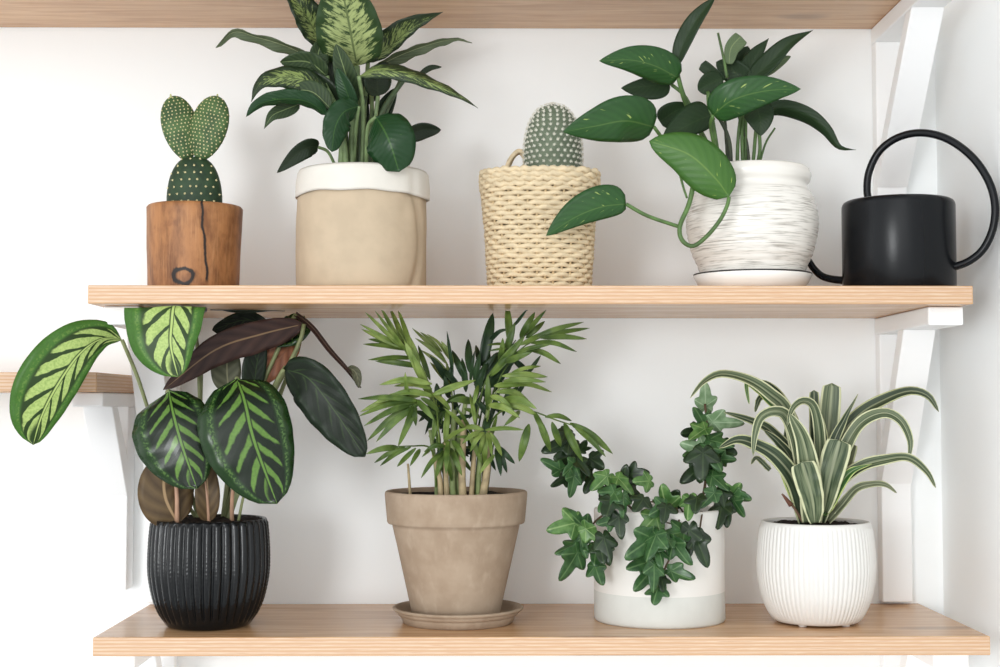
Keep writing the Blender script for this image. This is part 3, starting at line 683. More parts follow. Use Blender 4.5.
# ------------------------------------------------------------------ calathea in the black ribbed pot
def ribbed(centre, prof, n_rib, amp, seg, z0, z1, grain=0):
    def fn(r, z, a):
        if r < prof[0][0]*.9 or z < z0 or z > z1: return r, z
        e = min(1, (z-z0)/.008, (z1-z)/.004)
        m = abs(math.sin(a*n_rib/2))**.7
        g = grain*math.sin(z*1500+2*math.sin(a*n_rib/2*1.0+z*60))*m
        return r+(amp*(m-.6)+g)*max(0, e), z
    return lathe(prof, centre, seg, fn)
YK = -.168; k = mpp(YK)
c0 = P(208.5, 630, YK); c0.z = ZB
r5 = thing('potted_calathea', c0, 'calathea with big striped oval leaves in a ribbed black pot', 'plant')
zz = lambda py: max(0, zt(py, YK)-ZB)
hk = zz(518); base = 36*k
pr = smooth_prof([(base, 0), (41*k, .002), (47*k, hk*.11), (53.5*k, hk*.26), (57.8*k, hk*.46), (58.6*k, hk*.62), (57.8*k, hk*.82), (56*k, hk-.002), (54.8*k, hk), (53*k, hk-.001), (52*k, hk-.006), (51*k, hk-.02)], 90)
v, f = ribbed(c0, pr, 38, .0038, 38*10, .006, hk-.001, .00022)
t = NT('black_ribbed_glaze', .2, .3); nz = t.noise(t.obj(), 200, 2); t.color(t.mix(nz, rgb(10, 12, 14), rgb(17, 19, 21))); t.bump(nz, .1)
mesh_obj('pot', v, f, t.m, r5)
soil(r5, c0.x, c0.y, c0.z+hk-.003, 51.5*k, SOIL, .005, .004)
bz = 524
def CL(mats, mid, W, prof='broad', **kw): return leaf(r5, mats, mid, W, prof, smat=kw.pop('smat', CSTEM), **kw)
def under(px, Y, z): X = P(px, 306, -.252).x; return Vector((X, Y, z))
CL((CAL_L, CAL_B), [(122, 340, -.205), (102, 339, -.22), (80, 354, -.235), (58, 385, -.24), (42, 416, -.238), (33, 445, -.232)], (20, 40), 'oval', fold=-6, roll=-6, wave=1.0, nu=36, nv=12, stem=[(137, 376, -.19), (152, 420, -.18), (180, 490, -.17), (200, bz, -.168)], sr=2)
CL((CAL_L, CAL_B), [under(174, -.195, 1.399), under(174, -.235, 1.404), under(174, -.2525, 1.4035), (172, 322, -.257), (171, 346, -.259), (178, 377, -.256)], (31, 50), 'broad', fold=-3, wave=.5, nu=40, across=Vector((-1, 0, 0)), stem=[(196, 335, -.16), (200, 400, -.17), (205, bz, -.168)], sr=2)
CL((CAL_X, CAL_B), [(304, 324, -.16), (262, 334, -.175), (215, 350, -.195), (163, 390, -.215)], (18, 15), 'ovate', flip=True, fold=6, roll=-10, wave=1.6, stem=[(296, 350, -.16), (250, 440, -.16), (222, bz, -.168)])
CL((CAL_X, CAL_OLIVE), [(268, 326, -.125), (245, 320, -.13), (212, 330, -.14)], (13, 9), 'broad', fold=8, roll=0, wave=1, stem=[(265, 380, -.13), (225, bz, -.165)])
CL((CAL_D, CAL_B), [(303, 316, -.14), (293, 328, -.15), (272, 345, -.155)], (17, 14), 'ovate', fold=6, roll=15, wave=1, stem=[(300, 340, -.14), (262, 440, -.15), (224, bz, -.165)])
CL((CAL_X, CAL_RUST), [(298, 334, -.135), (285, 352, -.145), (270, 370, -.15), (254, 388, -.15)], (13, 16), 'ovate', flip=True, fold=8, roll=-8, wave=1)
CL((CAL_X, CAL_B), [(296, 314, -.15), (312, 327, -.155), (330, 350, -.16), (347, 369, -.165), (361, 388, -.165)], (4.5, 4), 'strap', flip=True, fold=55, roll=10, stem=[(280, 345, -.15), (240, 440, -.155), (222, bz, -.165)])
CL((CAL_D, CAL_OLIVE), [(348, 367, -.163), (356, 373, -.166), (359, 388, -.167)], 5, 'ovate', flip=True, fold=20)
CL((CAL_D, CAL_B), [(169, 391, -.215), (173, 412, -.235), (182, 445, -.243), (197, 489, -.24)], (34, 47), 'broad', fold=-8, roll=8, cup=-.06, wave=1.5, stem=[(168, 400, -.19), (185, 470, -.175), (200, bz, -.168)])
CL((CAL_D, CAL_B), [(237, 378, -.22), (245, 402, -.243), (254, 440, -.25), (277, 504, -.243)], (42, 51), 'broad', fold=-6, roll=-6, cup=-.06, wave=1.5, stem=[(232, 400, -.19), (228, 470, -.175), (222, bz, -.168)])
CL((CAL_X, CAL_B), [(284, 369, -.18), (308, 378, -.195), (334, 410, -.2), (365, 457, -.2)], (22, 27), 'broad', fold=10, roll=12, wave=1.8, stem=[(276, 384, -.175), (250, 450, -.17), (226, bz, -.168)], sr=2.4)
CL((CAL_X, CAL_DRY), [(178, 524, -.2), (166, 500, -.205), (164, 478, -.205), (170, 455, -.2)], (26, 30), 'broad', flip=True, fold=-8, roll=5, label='dry brown leaf')
CL((CAL_X, CAL_DRY), [(207, 522, -.195), (208, 495, -.2), (205, 455, -.2)], (13, 12), 'broad', flip=True, fold=14, roll=0, label='dry brown leaf')
CL((CAL_X, CAL_OLIVE), [(229, 392, -.165), (227, 370, -.165), (228, 340, -.165)], (16, 14), 'broad', flip=True, fold=8)
CL((CAL_X, CAL_X), [(254, 394, -.16), (256, 370, -.16), (262, 335, -.16)], (15, 10), 'broad', fold=8, roll=15)
CL((CAL_X, CAL_B), [(210, 305, -.17), (240, 309, -.16), (285, 308, -.15)], (5, 5), 'ovate', fold=6, roll=40)  # dark blade standing in for leaf shade under the middle board
stems(r5, 'stem', [([(177, bz, -.2), (177, 500, -.205), (176, 484, -.205)], 2.6), ([(209, bz, -.195), (207, 495, -.2), (203, 470, -.2)], 1.6), ([(232, bz, -.19), (232, 500, -.2), (234, 480, -.21)], 2.2)], CSTEM_P)
stems(r5, 'stem', [([(238, bz, -.19), (242, 503, -.195), (246, 486, -.2)], 1.6), ([(200, bz, -.168), (200, 420, -.165), (202, 350, -.165)], 2.6), ([(228, bz, -.17), (268, 400, -.16), (285, 366, -.155)], 2)], CSTEM)

# ------------------------------------------------------------------ parlour palm in the clay pot
def clay():
    t = NT('weathered_clay', .85, .2); o = t.obj(); a = t.noise(o, 28, 4, .6); b = t.noise(t.scaled(o, (1, 1, .5)), 90, 4)
    c = t.mix(t.step(a, .3, .7), rgb(150, 130, 110), rgb(166, 147, 127)); t.color(t.mix(t.math('MULTIPLY', t.step(b, .5, .75), .35), c, rgb(186, 168, 148))); t.bump(b, .08, .001); return t.m
CLAY = clay(); YT = -.145; k = mpp(YT)
c0 = P(458, 630, YT); c0.z = ZB
sa = thing('plant_saucer', c0, 'round clay saucer with ridged rim under the clay palm pot', 'saucer')
h = zt(606, YT)-ZB
v, f = lathe(dense([(53.5*k, 0), (54.5*k, .001), (57*k, h*.42), (56.6*k, h*.47), (59*k, h*.52), (61*k, h*.7), (60.6*k, h*.74), (63.4*k, h*.8), (65*k, h*.93), (64*k, h), (61*k, h), (58*k, h*.6), (54*k, .006), (.001, .006)], .003), c0, 110)
mesh_obj('dish', v, f, CLAY, sa)
c1 = c0.copy(); c1.z += .0065; c1.x = P(456, 600, YT).x
r6 = thing('potted_parlour_palm', c1, 'feathery parlour palm in a tapered clay flower pot', 'plant')
zz = lambda py: zt(py, YT)-c1.z
v, f = lathe(dense([(42.5*k, 0), (43.2*k, .0015), (63*k, zz(526)), (63.2*k, zz(523.5)), (67.5*k, zz(522.5)), (68.4*k, zz(521)), (70.8*k, zz(494)), (70.4*k, zz(491.5)), (69*k, zz(490.5)), (66*k, zz(490.8)), (65*k, zz(494)), (62*k, zz(520))], .003), c1, 120,
             lambda r, z, a: (r+noise.noise(Vector((math.cos(a)*3, math.sin(a)*3, z*20)))*.0004, z))
mesh_obj('pot', v, f, CLAY, r6)
soil(r6, c1.x, c1.y, c1.z+zz(495.5), 64.6*k, SOIL)
def frond(mat, rachis, leaflets, Y, rmat=PCANE_G, rr=1.5):
    """one frond: its rachis and its leaflets; a leaflet is (base x, base y, tip x, tip y, half width[, sag[, depth of the tip]])"""
    mb = MB()
    if rachis: tube(mb, [P(*q) if len(q) == 3 else P(q[0], q[1], Y) for q in rachis], (rr*mpp(Y), .6*mpp(Y)), seg=6)
    rnd = random.Random(int(abs(Y)*1e4)+len(leaflets))
    for L in leaflets:
        x0, y0, x1, y1, w = L[:5]; sag = L[5] if len(L) > 5 else 0; Yt = L[6] if len(L) > 6 else Y+rnd.uniform(-.03, .02)
        xm, ym = (x0+x1)/2, (y0+y1)/2-sag
        v, f, uv = blade([(x0, y0, Y+rnd.uniform(-.004, .004)), (xm, ym, (Y+Yt)/2-.006), (x1, y1, Yt)], w*.92, 'lance', rnd.uniform(-40, 40), 18, nu=10, nv=4, seed=int(x0*3+y1))
        mb.add(v, f, uv)
    return thick(mb.build('frond', mat, r6), .0004)
sz = 500
frond(PA_L, [(446, sz, -.14), (441, 450, -.15), (432, 393, -.165), (415, 358, -.175), (398, 330, -.18)], [(404, 350, 365, 312, 2.6), (410, 355, 375, 311, 2.8), (398, 345, 360, 324, 2.2), (402, 348, 361, 329, 2.6), (402, 344, 381, 308, 3), (406, 345, 390, 308, 3), (414, 357, 398, 309, 3.2), (420, 372, 412, 340, 3), (430, 392, 404, 340, 5), (432, 400, 412, 352, 5), (427, 383, 395, 326, 4.5)], -.175)
frond(PA_M, [(440, 460, -.155), (430, 395, -.17), (412, 355, -.175)], [(406, 347, 368, 339, 2.8, 1), (408, 350, 363, 344, 3, 1), (416, 358, 368, 360, 3.2, 2), (422, 367, 375, 361, 3.4, 1), (420, 362, 405, 330, 3), (430, 380, 418, 345, 3)], -.165)
frond(PA_O, [(452, sz, -.14), (453, 430, -.135), (451, 385, -.13), (444, 358, -.13), (430, 342, -.13)], [(448, 365, 412, 328, 2.6, 2), (446, 362, 415, 338, 2.4, 2), (442, 352, 420, 332, 2.2, 2), (450, 360, 427, 334, 2.2, 4), (452, 357, 441, 341, 2.5), (453, 365, 447, 342, 2.6), (449, 374, 421, 350, 2.6, 2), (452, 388, 430, 362, 3), (454, 392, 446, 362, 3)], -.13)
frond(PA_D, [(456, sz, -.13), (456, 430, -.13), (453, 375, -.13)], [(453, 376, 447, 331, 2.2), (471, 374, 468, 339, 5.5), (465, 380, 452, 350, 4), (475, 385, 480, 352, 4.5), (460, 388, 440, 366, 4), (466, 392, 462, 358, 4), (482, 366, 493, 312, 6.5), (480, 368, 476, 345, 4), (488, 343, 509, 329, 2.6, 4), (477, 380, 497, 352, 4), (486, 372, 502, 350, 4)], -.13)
frond(PA_M, [(470, sz, -.14), (474, 440, -.15), (484, 385, -.155), (505, 355, -.165), (526, 333, -.17)], [(510, 345, 507, 303, 4.4), (524, 336, 546, 310, 3.6), (520, 338, 535, 312, 4), (526, 338, 545, 321, 3.2), (505, 355, 515, 322, 4), (500, 362, 503, 338, 4), (496, 368, 525, 336, 4.5), (490, 376, 518, 348, 5), (512, 347, 487, 345, 2, 2), (512, 349, 488, 351, 1.6, 1)], -.165)
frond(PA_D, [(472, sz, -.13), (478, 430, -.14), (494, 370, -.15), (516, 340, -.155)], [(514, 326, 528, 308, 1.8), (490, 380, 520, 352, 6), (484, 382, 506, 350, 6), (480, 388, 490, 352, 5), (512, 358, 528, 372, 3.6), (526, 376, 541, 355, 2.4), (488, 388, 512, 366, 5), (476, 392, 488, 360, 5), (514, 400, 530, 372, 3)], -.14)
frond(PA_M, [(474, sz, -.14), (482, 430, -.15), (500, 378, -.165), (520, 350, -.175), (536, 340, -.18)], [(528, 340, 584, 322, 3, 2), (536, 338, 590, 328, 2.8, 1), (540, 338, 587, 339, 3.2, 2), (530, 343, 577, 352, 3.2, 5), (528, 349, 561, 364, 3.4, 3), (515, 353, 552, 344, 2.8, 1), (514, 356, 542, 347, 2.6), (505, 362, 532, 352, 4), (520, 345, 552, 330, 3.4)], -.18)
frond(PA_L, [(478, sz, -.14), (484, 440, -.155), (492, 400, -.17), (505, 382, -.18)], [(502, 376, 548, 377, 3.6, 2), (503, 381, 546, 382, 3.2, 2), (498, 388, 552, 392, 3.4, 6), (512, 372, 541, 366, 2.4, 1), (496, 392, 530, 402, 3.6, 5), (490, 396, 512, 408, 3.4, 3), (494, 386, 522, 386, 4, 2), (502, 400, 537, 409, 4.6, 5), (498, 404, 538, 416, 4.6, 5), (488, 405, 520, 418, 4, 4)], -.185)
frond(PA_M, [(482, sz, -.14), (486, 440, -.15), (500, 412, -.165), (530, 411, -.18), (556, 420, -.185), (575, 426, -.185)], [(529, 424, 519, 462, 4.8), (538, 418, 551, 452, 4.2), (552, 422, 561, 447, 4), (564, 423, 583, 462, 5), (570, 423, 613, 454, 4.6, 3), (574, 426, 606, 457, 3.4, 2), (534, 412, 546, 436, 3.4), (520, 411, 504, 426, 3), (545, 417, 572, 421, 3, 3)], -.18)
frond(PA_L, [(484, sz, -.145), (486, 450, -.165), (487, 430, -.175)], [(485, 430, 524, 430, 2.6, 2), (484, 432, 470, 452, 3.4, 3), (484, 432, 478, 458, 3.2), (487, 432, 492, 456, 3.4, 1), (489, 432, 502, 456, 3.4, 2), (486, 434, 484, 468, 3.4), (482, 432, 462, 444, 3, 3), (484, 430, 462, 428, 3, 2)], -.185)
frond(PA_D, [(486, sz, -.14), (492, 455, -.15), (494, 440, -.155)], [(486, 436, 480, 472, 4), (490, 436, 489, 474, 4), (496, 448, 501, 476, 4.2), (498, 446, 515, 464, 3.2), (500, 450, 507, 473, 2.8), (482, 434, 470, 462, 4)], -.165)
frond(PA_M, [(438, sz, -.14), (440, 440, -.16), (430, 410, -.185), (417, 400, -.195)], [(420, 401, 358, 399, 3.6, 3), (418, 402, 359, 416, 3.8, 4), (417, 403, 364, 426, 3.8, 4), (418, 404, 367, 441, 3.8, 5), (418, 405, 376, 442, 3.8, 4), (417, 408, 398, 447, 4, 3), (414, 404, 403, 431, 3), (413, 403, 416, 426, 3.2), (417, 400, 434, 420, 4, 1), (421, 398, 440, 412, 3.8, 1)], -.2)
frond(PA_L, [(440, sz, -.145), (440, 455, -.16), (436, 400, -.18)], [(432, 384, 379, 385, 4, 5), (432, 389, 394, 386, 3.2, 3), (434, 396, 384, 398, 3.8, 5), (408, 398, 405, 372, 3, 0), (432, 395, 476, 380, 4, 1), (402, 402, 360, 412, 3.2, 4), (420, 396, 372, 404, 4, 4)], -.195)
frond(PA_M, [(436, sz, -.145), (436, 470, -.16), (430, 448, -.18), (412, 446, -.19), (393, 447, -.195)], [(398, 447, 366, 454, 3.6, 2), (405, 447, 374, 463, 2.6, 2), (411, 447, 380, 466, 2.8, 3), (416, 448, 397, 467, 2.8, 1), (420, 449, 410, 466, 2.8), (431, 448, 422, 457, 2)], -.19)
frond(PA_M, [(446, sz, -.15), (446, 460, -.175)], [(443, 452, 421, 478, 3.4, 3), (443, 450, 436, 478, 3.6), (447, 450, 452, 482, 3.6), (450, 448, 462, 476, 3.6, 2), (446, 446, 424, 452, 3.2, 3), (452, 440, 466, 462, 3.4, 2), (448, 440, 446, 474, 4)], -.19)
def fill(mat, seed, n, box, Y):
    rnd = random.Random(seed); ls = []
    for i in range(n):
        x = rnd.uniform(box[0], box[1]); y = rnd.uniform(box[2], box[3]); a = rnd.gauss(PI/2, .8); L = rnd.uniform(20, 38)
        ls.append((x, y, x+L*math.cos(a), y-L*math.sin(a)*(1 if rnd.random() > .35 else -1), rnd.uniform(2.4, 4.4), 2))
    frond(mat, [(456, sz, -.14), (460, 440, Y)], ls, Y)
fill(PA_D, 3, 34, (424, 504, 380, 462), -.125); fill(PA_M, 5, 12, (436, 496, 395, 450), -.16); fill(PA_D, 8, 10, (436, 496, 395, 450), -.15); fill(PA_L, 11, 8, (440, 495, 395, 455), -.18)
stems(r6, 'cane', [([(441, sz, -.165), (440, 480, -.168), (434, 455, -.17)], 3), ([(447, sz, -.17), (446, 470, -.172), (446, 430, -.17)], 2.8), ([(463, sz, -.17), (462, 470, -.17), (464, 420, -.165)], 4), ([(471, sz, -.165), (473, 470, -.165), (477, 425, -.16)], 2.8), ([(482, sz, -.17), (487, 470, -.17), (490, 430, -.165)], 4), ([(410.5, sz, -.15), (409, 478, -.155), (408, 464, -.16)], 1.6)], PCANE)
stems(r6, 'cane', [([(453, sz, -.168), (452, 460, -.168), (454, 410, -.165)], 3.4), ([(458, sz, -.16), (458, 450, -.16), (466, 400, -.155)], 3), ([(478, sz, -.16), (480, 460, -.16), (488, 410, -.155)], 3), ([(437, sz, -.15), (436, 470, -.15), (430, 430, -.15)], 2.4)], PCANE_G)

# ------------------------------------------------------------------ ivy in the white cylinder pot
YI = -.128; k = mpp(YI)
c0 = P(659.5, 630, YI); c0.z = ZB
r7 = thing('potted_ivy', c0, 'trailing green ivy in a smooth white pot with a grey band at its base', 'plant')
zz = lambda py: zt(py, YI)-ZB
hi = zz(508); ri = 64.6*k
WPOT = plain('white_matt_glaze', rgb(226, 223, 218), .5, .4, .015, 30); GPOT = plain('grey_bare_base', rgb(208, 209, 204), .7, .3, .02, 60)
zb = zt(598, YI-ri)-ZB
v, f = lathe(dense([(ri*.975, .0), (ri*.99, .001), (ri, .003), (ri, zb), (ri, hi-.002), (ri-.001, hi), (ri-.004, hi), (ri-.005, hi-.002), (ri-.005, hi-.03)], .006), c0, 128)
o = mesh_obj('pot', v, f, [WPOT, GPOT], r7)
for p in o.data.polygons:
    p.material_index = 1 if p.center.z < zb-.0005 and math.hypot(p.center.x, p.center.y) > .5*ri or p.center.z < .001 else 0
soil(r7, c0.x, c0.y, c0.z+hi-.012, ri-.0055, SOIL)
def ivy_leaf(base, tip, Y, tone, w=1.0, roll=0, fold=10, curl=.15, seed=0):
    rnd = random.Random(seed)
    b = P(base[0], base[1], Y+.003); t = P(tip[0], tip[1], Y-.005-rnd.random()*.008); ax = t-b; L = ax.length; ax.normalize()
    tc = (CAM-b).normalized(); n = (tc-ax*tc.dot(ax)).normalized()
    n = Matrix.Rotation(math.radians(roll), 3, ax) @ n; a = ax.cross(n)
    lobes = [(0, 1.0, .44), (math.radians(64), .68, .40), (-math.radians(64), .68, .40), (math.radians(118), .40, .36), (-math.radians(118), .40, .36)]
    lobes = [(x+rnd.uniform(-.12, .12), r*rnd.uniform(.8, 1.12) if x else r, s) for x, r, s in lobes]
    NA, NR = 60, 6; V = []; UV = []; Fc = []
    def rad_(an):
        m = .33
        for x, r, s in lobes:
            d = abs((an-x+PI) % (2*PI)-PI)
            if d < s*1.6: m = max(m, r*(1-(d/(s*1.6))**1.05)+.34*(d/(s*1.6))**1.05)
        back = abs((an+2*PI) % (2*PI)-PI)
        if back < .35: m = min(m, .12+.45*back)
        return m
    rs = [rad_(-PI+2*PI*i/NA) for i in range(NA)]
    rs = [(rs[i-1]+2*rs[i]+rs[(i+1) % NA])/4 for i in range(NA)]
    V.append(b); UV.append((0, .5))
    for q in range(1, NR+1):
        for i in range(NA):
            an = -PI+2*PI*i/NA; r = rs[i]*q/NR; x = math.sin(an)*r*w*L; y = math.cos(an)*r*L
            h = math.sin(math.radians(fold))*abs(x)-curl*(r*r)*L*.6+.03*L*math.cos(an*6)*r
            V.append(b+a*x+ax*y+n*h); UV.append((q/NR, i/NA))
    # counter clockwise seen along -n, so the upper side faces n
    for i in range(NA): Fc.append((0, 1+(i+1) % NA, 1+i))
    for q in range(NR-1):
        for i in range(NA):
            p0 = 1+q*NA+i; p1 = 1+q*NA+(i+1) % NA; Fc.append((p0, p1, p1+NA, p0+NA))
    o = mesh_obj('leaf', V, Fc, [IV[tone], IV_B], r7, UV); return thick(o, .0005)
U = -.15; D_ = -.215; G_ = -.165
IVY = [  # base, tip, depth, tone
 ((569, 441), (541, 453), U, 0), ((560, 470), (540, 459), U-.01, 1), ((572, 456), (554, 462), U, 0), ((574, 476), (570, 499), U-.02, 1), ((577, 461), (592, 477), U-.01, 0),
 ((591, 459), (605, 468), U, 0), ((574, 446), (572, 462), U+.01, 0), ((592, 478), (582, 492), U, 0), ((607, 476), (591, 492), U-.02, 2), ((567, 476), (550, 487), U-.012, 0), ((574, 464), (564, 476), U-.015, 1),
 ((583, 470), (579, 484), U, 0), ((566, 432), (560, 446), U, 0), ((581, 450), (586, 440), U+.01, 0),
 ((622, 484), (626, 463), U-.01, 0), ((618, 478), (634, 494), U-.025, 2), ((631, 474), (650, 473), U-.01, 0), ((649, 481), (633, 482), U-.02, 2), ((623, 496), (625, 519), U-.02, 1), ((643, 499), (634, 513), U-.01, 0), ((614, 492), (598, 513), U-.02, 1),
 ((606, 488), (616, 502), U-.01, 0), ((632, 490), (642, 503), U-.005, 0), ((612, 500), (606, 518), U-.015, 0),
 ((667, 508), (659, 485), G_-.02, 2), ((669, 503), (678, 488), G_, 0), ((664, 506), (648, 516), G_-.025, 1), ((666, 507), (664, 524), G_-.03, 0), ((656, 516), (636, 538), G_-.04, 2), ((689, 499), (687, 522), G_-.02, 2), ((697, 498), (694, 514), G_, 0), ((619, 517), (620, 541), G_-.03, 0),
 ((652, 538), (622, 559), D_-.01, 1), ((656, 535), (644, 562), D_-.02, 1), ((652, 561), (625, 569), D_-.005, 1), ((684, 532), (659, 537), D_, 1), ((659, 550), (664, 568), D_-.015, 1), ((673, 543), (692, 568), D_-.012, 1), ((650, 572), (633, 592), D_, 1), ((654, 565), (655, 594), D_-.02, 1), ((661, 578), (666, 592), D_-.005, 0), ((658, 588), (652, 605), D_-.01, 1), ((671, 571), (695, 582), D_-.01, 1), ((689, 530), (688, 562), D_+.01, 0), ((696, 538), (709, 569), D_-.005, 0), ((668, 540), (656, 552), D_-.015, 1),
 ((575, 523), (547, 530), G_-.02, 2), ((586, 529), (566, 508), G_-.015, 1), ((586, 529), (608, 547), G_-.035, 2), ((577, 544), (553, 554), G_-.02, 1), ((581, 538), (586, 560), G_-.025, 1), ((577, 553), (560, 583), G_-.03, 1), ((596, 548), (594, 567), G_-.03, 1), ((604, 538), (612, 566), G_-.02, 0), ((595, 566), (602, 587), G_-.025, 1), ((611, 521), (597, 525), G_-.01, 1), ((600, 545), (604, 564), G_-.01, 0),
 ((705, 406), (706, 381), -.13, 3), ((704, 424), (695, 406), -.14, 1), ((713, 422), (746, 424), -.14, 3), ((705, 429), (688, 441), -.15, 2), ((696, 432), (680, 434), -.13, 0), ((709, 440), (735, 445), -.15, 1), ((704, 449), (681, 443), -.15, 3), ((708, 448), (724, 472), -.16, 1), ((719, 449), (738, 455), -.14, 0), ((720, 459), (737, 461), -.145, 1),
 ((704, 464), (680, 485), -.15, 0), ((703, 453), (703, 484), -.165, 0), ((712, 476), (730, 492), -.16, 1), ((733, 495), (751, 502), -.165, 1), ((733, 494), (741, 483), -.165, 2), ((714, 493), (699, 509), -.165, 1), ((722, 491), (725, 510), -.165, 0), ((734, 501), (745, 518), -.165, 1), ((722, 506), (717, 531), -.17, 0), ((727, 506), (729, 529), -.165, 0), ((698, 452), (690, 472), -.14, 1), ((712, 462), (716, 480), -.14, 0)]
rnd = random.Random(21)
for i, (b, t_, Y, tone) in enumerate(IVY):
    L = math.hypot(t_[0]-b[0], t_[1]-b[1]); kx = 1.0 if L > 20 else 1.25
    t2 = (b[0]+(t_[0]-b[0])*1.0, b[1]+(t_[1]-b[1])*1.0)
    if 596 < b[0] < 722 and max(b[1], t_[1]) > 508 and Y > -.214: Y = -.214-.002*(i % 4)      # hangs over the rim, in front of the pot
    ivy_leaf(b, t2, Y, tone, kx*rnd.uniform(.74, .94), rnd.uniform(-42, 42), rnd.uniform(-12, 22), rnd.uniform(.05, .4), i)
stems(r7, 'vine', [([(640, 520, -.13), (628, 505, -.145), (610, 495, -.15), (592, 478, -.145), (580, 460, -.14), (567, 438, -.14)], 1.3), ([(690, 522, -.12), (702, 500, -.135), (707, 465, -.14), (707, 430, -.137), (705, 404, -.132)], 1.5),
    ([(638, 522, -.12), (612, 512, -.15), (592, 525, -.17), (582, 545, -.18), (580, 560, -.18)], 1.2), ([(668, 522, -.12), (674, 505, -.17), (679, 520, -.2), (675, 545, -.215), (662, 575, -.22)], 1.2), ([(696, 520, -.13), (702, 512, -.18), (700, 530, -.208), (702, 552, -.214)], 1),
    ([(664, 520, -.14), (660, 508, -.19), (666, 522, -.203), (682, 524, -.205)], .9), ([(704, 480, -.14), (716, 488, -.155), (730, 494, -.16)], 1), ([(610, 495, -.15), (622, 484, -.155), (640, 478, -.158)], 1), ([(690, 522, -.12), (672, 500, -.15), (650, 502, -.16), (636, 500, -.16)], 1)], IVINE)

# ------------------------------------------------------------------ dracaena in the white ribbed pot
YR = -.152; k = mpp(YR)
c0 = P(816.5, 630, YR); c0.z = ZB
r8 = thing('potted_dracaena', c0, 'dracaena with arching cream-edged strap leaves in a finely ribbed white pot', 'plant')
zz = lambda py: max(0, zt(py, YR)-ZB)
hr = zz(521)
pr = smooth_prof([(36*k, .0022), (42*k, .0035), (48*k, hr*.12), (54*k, hr*.27), (57.4*k, hr*.46), (58*k, hr*.6), (56.4*k, hr*.82), (54*k, hr-.003), (52.5*k, hr-.0004), (51.5*k, hr), (50*k, hr-.002), (49.5*k, hr-.02)], 80)
v, f = ribbed(c0, pr, 72, .0014, 72*6, .004, hr-.004)
pot = mesh_obj('pot', v, f, plain('white_ribbed_glaze', rgb(220, 218, 214), .5, .4), r8)
for q in (-.62, .75, 2.6):
    vv, ff = lathe([(.004, 0), (.0046, .001), (.005, .005)], (c0.x+34*k*math.sin(q), c0.y-34*k*math.cos(q), c0.z), 16); mesh_obj('foot', vv, ff, pot.data.materials[0], pot)
soil(r8, c0.x, c0.y, c0.z+hr-.005, 49.8*k, SOIL, .004, .006)
def RL(mid, W, mats=(DR, DR_B), prof='strap', **kw): return leaf(r8, mats, mid, W*.9, prof, **dict(dict(fold=16, nu=40, nv=10, wave=1.0, wfreq=4), **kw))
RL([(808, 520, -.155), (799, 460, -.16), (787, 412, -.17), (770, 394, -.18), (748, 380, -.185), (722, 374, -.19), (704, 382, -.195), (690, 398, -.2)], 8.5, roll=[0, 0, 10, 30, 40], wave=.8)
RL([(811, 520, -.145), (800, 450, -.14), (787, 408, -.14), (768, 385, -.145), (750, 382, -.15)], 8, (DR_D, DR_B), roll=[0, 10, 20])
RL([(790, 420, -.15), (772, 404, -.155), (760, 392, -.16), (747, 384, -.165), (749, 404, -.17)], 4, (DR_G, DR_B), roll=20)
RL([(770, 396, -.15), (760, 398, -.155), (755, 412, -.16)], 3.5, (DR_D, DR_B))
RL([(806, 520, -.15), (795, 462, -.15), (772, 432, -.15), (752, 421, -.155), (724, 412, -.16)], 7, (DR_D, DR_B), roll=[0, 10, 25])
RL([(808, 520, -.17), (800, 455, -.185), (788, 418, -.195), (775, 411, -.205), (761, 417, -.21), (755, 434, -.214), (753, 456, -.214)], 8, roll=[0, 0, -15, -10, 10])
RL([(806, 522, -.175), (796, 484, -.19), (778, 459, -.2), (758, 446, -.205), (738, 440, -.208), (719, 448, -.21)], 10.5, (DR_D, DR_B), roll=[0, 5, 20, 30], wave=1)
RL([(808, 520, -.17), (795, 492, -.175), (782, 466, -.18), (765, 456, -.185)], 9, (DR_G, DR_B), roll=10)
RL([(806, 512, -.16), (792, 462, -.165), (778, 442, -.17), (764, 430, -.172)], 7, (DR_D, DR_B))
RL([(800, 500, -.145), (788, 460, -.145), (786, 425, -.145)], 6, (DR_D, DR_B))
RL([(815, 520, -.165), (820, 450, -.18), (815, 410, -.19), (804, 401, -.2), (793, 408, -.206), (787, 426, -.21)], 7, roll=[0, 0, 0, 20, 10])
RL([(820, 520, -.16), (822, 450, -.165), (818, 418, -.17), (811, 402, -.172)], 9.5, (DR_D, DR_B))
RL([(812, 522, -.185), (810, 478, -.2), (803, 440, -.207), (790, 414, -.21)], 13, (DR, DR_B), wave=.6)
RL([(823, 520, -.15), (827, 450, -.15), (832, 383, -.15)], 11.5, (DR, DR_B), 'blunt', fold=8)
RL([(818, 490, -.145), (815, 440, -.145), (814, 390, -.145)], 6, (DR_D, DR_B), 'blunt')
RL([(820, 510, -.165), (832, 448, -.17), (845, 418, -.172), (858, 394, -.172)], 7.5, (DR_D, DR_B), 'long')
RL([(824, 520, -.155), (836, 448, -.15), (858, 416, -.15), (886, 399, -.155), (910, 391, -.16), (928, 396, -.165), (939, 412, -.168)], 9.5, (DR_D, DR_B), roll=[0, -5, -20, -30, -10], wave=.8)
RL([(828, 518, -.17), (840, 462, -.18), (858, 426, -.185), (882, 413, -.19), (900, 420, -.194), (910, 440, -.196), (909, 460, -.196)], 8, (DR, DR_B), roll=[0, -5, -15, -10, 0])
RL([(820, 521, -.175), (834, 488, -.185), (858, 468, -.19), (884, 460, -.195), (908, 458, -.2), (926, 471, -.203), (936, 488, -.205)], 7.5, (DR, DR_B), roll=[0, -5, -20, -30, -20], wave=.8)
